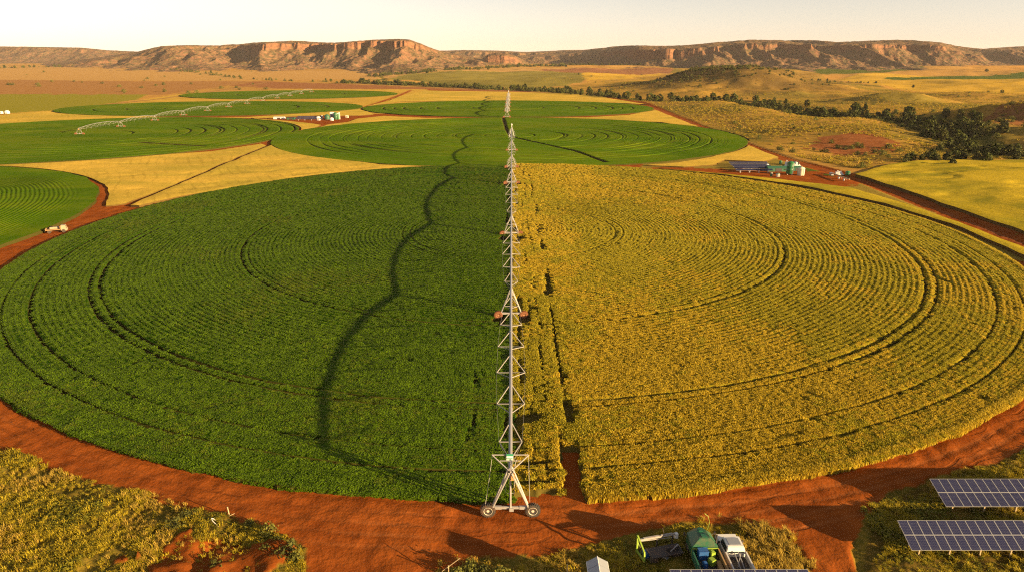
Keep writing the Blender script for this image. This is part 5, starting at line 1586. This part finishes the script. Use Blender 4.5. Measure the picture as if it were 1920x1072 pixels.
def tree_at(x, y, s, label, group, parts):
    s *= .94; k = TR.randrange(5); z = float(Hg(x, y)); sc = (s * TR.uniform(.85, 1.2), s * TR.uniform(.85, 1.2), s)
    if parts:
        r = empty('tree', (x, y, z), TR.uniform(0, 6.28)); r.scale = sc
        link(bpy.data.objects.new('trunk', CR[k][1]), r); link(bpy.data.objects.new('crown', CR[k][0]), r)
    else:
        r = link(bpy.data.objects.new('tree', FAR[k])); r.location = (x, y, z); r.rotation_euler = (0, 0, TR.uniform(0, 6.28)); r.scale = sc
    tag(r, label, 'tree', group)


def tree_line(pts, n, wid, smin, smax, label, group, parts=False):
    W = GP(pts); L = [math.hypot(b[0] - a[0], b[1] - a[1]) for a, b in zip(W[:-1], W[1:])]; tot = sum(L)
    for i in range(n):
        d = (i + TR.uniform(.1, .9)) / n * tot; k = 0
        while k < len(L) - 1 and d > L[k]: d -= L[k]; k += 1
        a, b = W[k], W[k + 1]; t = d / L[k]; nx, ny = -(b[1] - a[1]) / L[k], (b[0] - a[0]) / L[k]
        o = TR.gauss(0, 1) * wid
        xx, yy = a[0] + (b[0] - a[0]) * t, a[1] + (b[1] - a[1]) * t
        if fbm(np.array(xx), np.array(yy), 38, 2) < -.1:      # leave gaps: trees stand in clumps
            o *= 1.8; t = min(1, max(0, t + .12))
        tree_at(a[0] + (b[0] - a[0]) * t + nx * o, a[1] + (b[1] - a[1]) * t + ny * o, TR.uniform(smin, smax), label, group, parts)


tree_line([(640, 156), (700, 157), (760, 160), (860, 164), (960, 169), (1060, 173)], 58, 9, .7, 1.25, 'dark tree in the long belt behind the farthest crop circle', 'trees in the belt behind the far circle')
tree_line([(1060, 174), (1130, 180), (1210, 187), (1290, 192)], 30, 12, .7, 1.2, 'dark tree in the river belt between the far circle and the round knoll', 'trees of the upper river belt')
tree_line([(1280, 193), (1370, 192), (1440, 201), (1500, 211), (1570, 222)], 58, 11, .65, 1.15, 'dark tree in the river thicket on the open range', 'trees in the river thicket', True)
tree_line([(1570, 222), (1640, 222), (1700, 228), (1760, 242), (1810, 262), (1870, 285), (1935, 300)], 74, 8, .65, 1.15, 'dark tree in the river thicket at the right edge', 'trees in the river thicket at the right', True)
tree_line([(1690, 303), (1730, 304), (1790, 302), (1850, 302)], 14, 2.5, .45, .75, 'small dark tree just behind the yellow hillside crop', 'trees behind the hillside crop', True)
tree_line([(700, 147), (800, 143), (900, 137), (1000, 134), (1130, 132), (1250, 133)], 34, 16, .8, 1.4, 'far tree at the foot of the shaded valley', 'trees at the foot of the valley')
tree_line([(-40, 138), (60, 134), (140, 133)], 12, 14, .9, 1.4, 'far tree on the plain at the left edge', 'trees on the far left plain')
tree_line([(250, 132), (330, 138), (430, 146), (520, 152), (640, 155)], 20, 9, .5, .9, 'far tree in the thin line below the left hills', 'trees in the thin line below the left hills')
for i, (px, py, s) in enumerate([(1848, 142, 1.15), (1878, 177, .7), (1712, 164, .7), (1085, 146, .8)]):
    x, y = G(px, py); tree_at(x, y, s, ['lone round tree beside the far green strips on the right', 'lone small tree by the track below the far yellow field', 'lone tree clump on the range below the far row of trees', 'lone tree on the far olive field'][i], None, False)
tree_line([(1478, 148), (1540, 153), (1590, 155), (1640, 157)], 18, 4, .45, .75, 'small tree in the row right of the round knoll', 'trees in the row by the knoll')


def bush_at(x, y, s, label, group):
    o = link(bpy.data.objects.new('bush', TR.choice(BU))); o.location = (x, y, float(Hg(x, y)) - .05); o.rotation_euler = (0, 0, TR.uniform(0, 6.28)); o.scale = (s * TR.uniform(.8, 1.3), s * TR.uniform(.8, 1.3), s * TR.uniform(.8, 1.1)); tag(o, label, 'bush', group)


n = 0
while n < 110:
    px, py = TR.uniform(1100, 1930), TR.uniform(135, 318)
    x, y = G(px, py)
    if not inpoly(np.array(px), np.array(py), RANGE_PX) or segdist(np.array(x), np.array(y), ROAD_R) < 8 or (px > 1440 and py < 184): continue
    if fbm(np.array(x), np.array(y), 60, 3) < -.1 and TR.random() < .8: continue
    bush_at(x, y, TR.uniform(.6, 1.7), 'scrub bush dotted over the dry open range', 'bushes on the open range'); n += 1
for i in range(34):
    px, py = TR.uniform(-20, 520), TR.uniform(138, 178)
    x, y = G(px, py); bush_at(x, y, TR.uniform(1.2, 2.6), 'dark bush dotted over the tan plain on the left', 'bushes on the left plain')
for (px, py, s, lb) in [(1300, 206, 1.2, ''), (1570, 277, 1.4, ''), (1585, 279, 1.2, ''), (1597, 278, 1.3, '')]:
    x, y = G(px, py); bush_at(x, y, s, 'dark low bush on the red bare patch of the range' if py > 210 else 'bush standing by the far end of the right road', 'bushes on the red patch' if py > 210 else None)
for i, (px, py, s) in enumerate([(503, 1000, .62), (520, 1018, .5), (545, 1038, .75), (520, 1046, .6), (498, 1035, .5), (555, 1052, .55), (468, 985, .45), (350, 968, .5), (330, 985, .6), (405, 1062, .5)]):
    x, y = G(px, py); bush_at(x, y, s, 'small olive bush in the rough grass left of the road fork', 'bushes in the rough grass')
for i, (px, py, s) in enumerate([(880, 1068, .6), (905, 1074, .55), (940, 1078, .5), (860, 1078, .5)]):
    x, y = G(px, py); bush_at(x, y, s, 'small shaded bush at the bottom edge below the red road', 'bushes at the bottom edge')


def thicket(name, pts, n, wid, smin, smax, label, seed):
    rg = np.random.default_rng(seed); W = np.array(GP(pts)); d = np.hypot(*(W[1:] - W[:-1]).T); c = np.r_[0, np.cumsum(d)]
    s = rg.uniform(0, c[-1], n); k = np.clip(np.searchsorted(c, s) - 1, 0, len(d) - 1); t = (s - c[k]) / d[k]
    P = W[k] + (W[k + 1] - W[k]) * t[:, None]; nn = np.stack([-(W[k + 1] - W[k])[:, 1], (W[k + 1] - W[k])[:, 0]], -1) / d[k][:, None]
    P = P + nn * (rg.normal(0, 1, n) * wid)[:, None]
    keep = fbm(P[:, 0], P[:, 1], 30, 3) > -.05
    P = P[keep]; n = len(P)
    rot = np.stack([np.zeros(n), np.zeros(n), rg.uniform(0, 6.28, n)], -1)
    scatter(name, np.stack([P[:, 0], P[:, 1], Hg(P[:, 0], P[:, 1]) - .2], -1), rot, rg.uniform(smin, smax, n), rg.integers(0, 3, n),
            [crown_mesh('thicket_clump', M[mm], 90 + i, 1.6, 2.4, .0, 14, 20, .42) for i, mm in enumerate(('tree_leaf2', 'bush_leaf', 'tree_leaf'))], label, 'undergrowth')


thicket('undergrowth', [(1280, 193), (1370, 192), (1440, 201), (1500, 211), (1570, 222), (1640, 222), (1700, 228), (1760, 242), (1810, 262), (1870, 285), (1960, 303)], 1500, 9, .7, 2.0, 'dense dark undergrowth between the river trees on the right', 5)
thicket('undergrowth', [(640, 156), (700, 157), (760, 160), (860, 164), (960, 169), (1060, 173), (1130, 180), (1210, 187), (1290, 192)], 900, 9, 1.2, 2.8, 'dark undergrowth of the tree belt behind the farthest crop circle', 6)
thicket('undergrowth', [(700, 146), (800, 142), (900, 137), (1000, 134), (1130, 132), (1250, 133)], 600, 20, 1.6, 3.6, 'far dark wood at the foot of the shaded valley', 7)
thicket('undergrowth', [(-60, 138), (40, 134), (130, 133), (250, 132), (330, 138), (430, 146), (520, 152), (640, 155)], 260, 12, 1.0, 2.4, 'thin far scrub line below the left hills', 8)
kr = np.random.default_rng(9); kn = 520
kx = KX + kr.normal(-30, 48, kn); ky = KY + kr.normal(-20, 38, kn); ks = kr.uniform(.6, 1.5, kn)
scatter('undergrowth', np.stack([kx, ky, Hg(kx, ky) - .2], -1), np.stack([kx * 0, kx * 0, kr.uniform(0, 6.28, kn)], -1), ks, kr.integers(0, 3, kn),
        [crown_mesh('thicket_clump', M[mm], 95 + i, 1.6, 2.4, .0, 14, 20, .42) for i, mm in enumerate(('tree_leaf', 'bush_leaf', 'tree_leaf2'))], 'dark scrub growing over the top of the round knoll', 'undergrowth')
thicket('undergrowth', [(1480, 148), (1540, 153), (1590, 155), (1650, 157)], 120, 4, .8, 1.8, 'low scrub under the row of trees right of the round knoll', 10)

# ================================================================== light, air, camera
w = bpy.data.worlds.new('World'); SC.world = w; w.use_nodes = True
nt = w.node_tree; nt.nodes.clear()
sk = nt.nodes.new('ShaderNodeTexSky'); sk.sky_type = 'NISHITA'; sk.sun_disc = False
sk.sun_elevation = SUN_EL; sk.sun_rotation = math.atan2(SUN_H.x, SUN_H.y)
sk.air_density = AIR; sk.dust_density = DUST; sk.ozone_density = OZONE; sk.altitude = 900
bg = nt.nodes.new('ShaderNodeBackground'); bg.inputs['Strength'].default_value = SKY
wo = nt.nodes.new('ShaderNodeOutputWorld')
hs = nt.nodes.new('ShaderNodeHueSaturation'); hs.inputs['Saturation'].default_value = SKY_SAT
nt.links.new(sk.outputs[0], hs.inputs['Color'])
tn = nt.nodes.new('ShaderNodeMix'); tn.data_type = 'RGBA'; tn.blend_type = 'MULTIPLY'; tn.inputs[0].default_value = 1; tn.inputs[7].default_value = (*SKY_TINT, 1)
nt.links.new(hs.outputs[0], tn.inputs[6]); nt.links.new(tn.outputs[2], bg.inputs[0]); nt.links.new(bg.outputs[0], wo.inputs[0])

sd = bpy.data.lights.new('sun', 'SUN'); sd.energy = SUN_E; sd.angle = R(.5); sd.color = SUN_C
so = link(bpy.data.objects.new('sun', sd))
so.rotation_euler = Vector((-SUN_H.x * math.cos(SUN_EL), -SUN_H.y * math.cos(SUN_EL), -math.sin(SUN_EL))).to_track_quat('-Z', 'Y').to_euler()

if HAZE > 0:
    hz = MB(); x0, x1, y0, y1, z0, z1 = -9000, 9000, -600, 9000, -12, 150
    hz.box(((x0 + x1) / 2, (y0 + y1) / 2, (z0 + z1) / 2), (x1 - x0, y1 - y0, z1 - z0))
    m, nt = new_mat('haze'); v = nt.nodes.new('ShaderNodeVolumePrincipled'); v.inputs['Color'].default_value = (*HAZE_C, 1); v.inputs['Density'].default_value = HAZE; v.inputs['Anisotropy'].default_value = 0.0
    o_ = nt.nodes.new('ShaderNodeOutputMaterial'); nt.links.new(v.outputs[0], o_.inputs['Volume'])
    tag(hz.build('haze', m), 'thin warm haze over the whole plain', 'haze', None, 'stuff')

cd = bpy.data.cameras.new('camera'); cd.sensor_width = 36; cd.lens = F / 1920 * 36; cd.clip_start = .5; cd.clip_end = 60000
co = link(bpy.data.objects.new('camera', cd)); co.location = (0, 0, CH); co.rotation_euler = (math.pi / 2 - PITCH, 0, 0)
SC.camera = co
SC.view_settings.view_transform = 'Standard'; SC.view_settings.look = 'None'; SC.view_settings.gamma = 1; SC.view_settings.use_curve_mapping = False
SC.view_settings.exposure = EXPO
cy = SC.cycles
SC.render.engine = 'CYCLES'
cy.max_bounces = 5; cy.diffuse_bounces = 2; cy.glossy_bounces = 2; cy.transmission_bounces = 2; cy.volume_bounces = 0; cy.transparent_max_bounces = 4
cy.use_denoising = DENOISE
cy.use_adaptive_sampling = False
cy.filter_width = 1.15
try: cy.sampling_pattern = 'BLUE_NOISE'
except Exception: pass
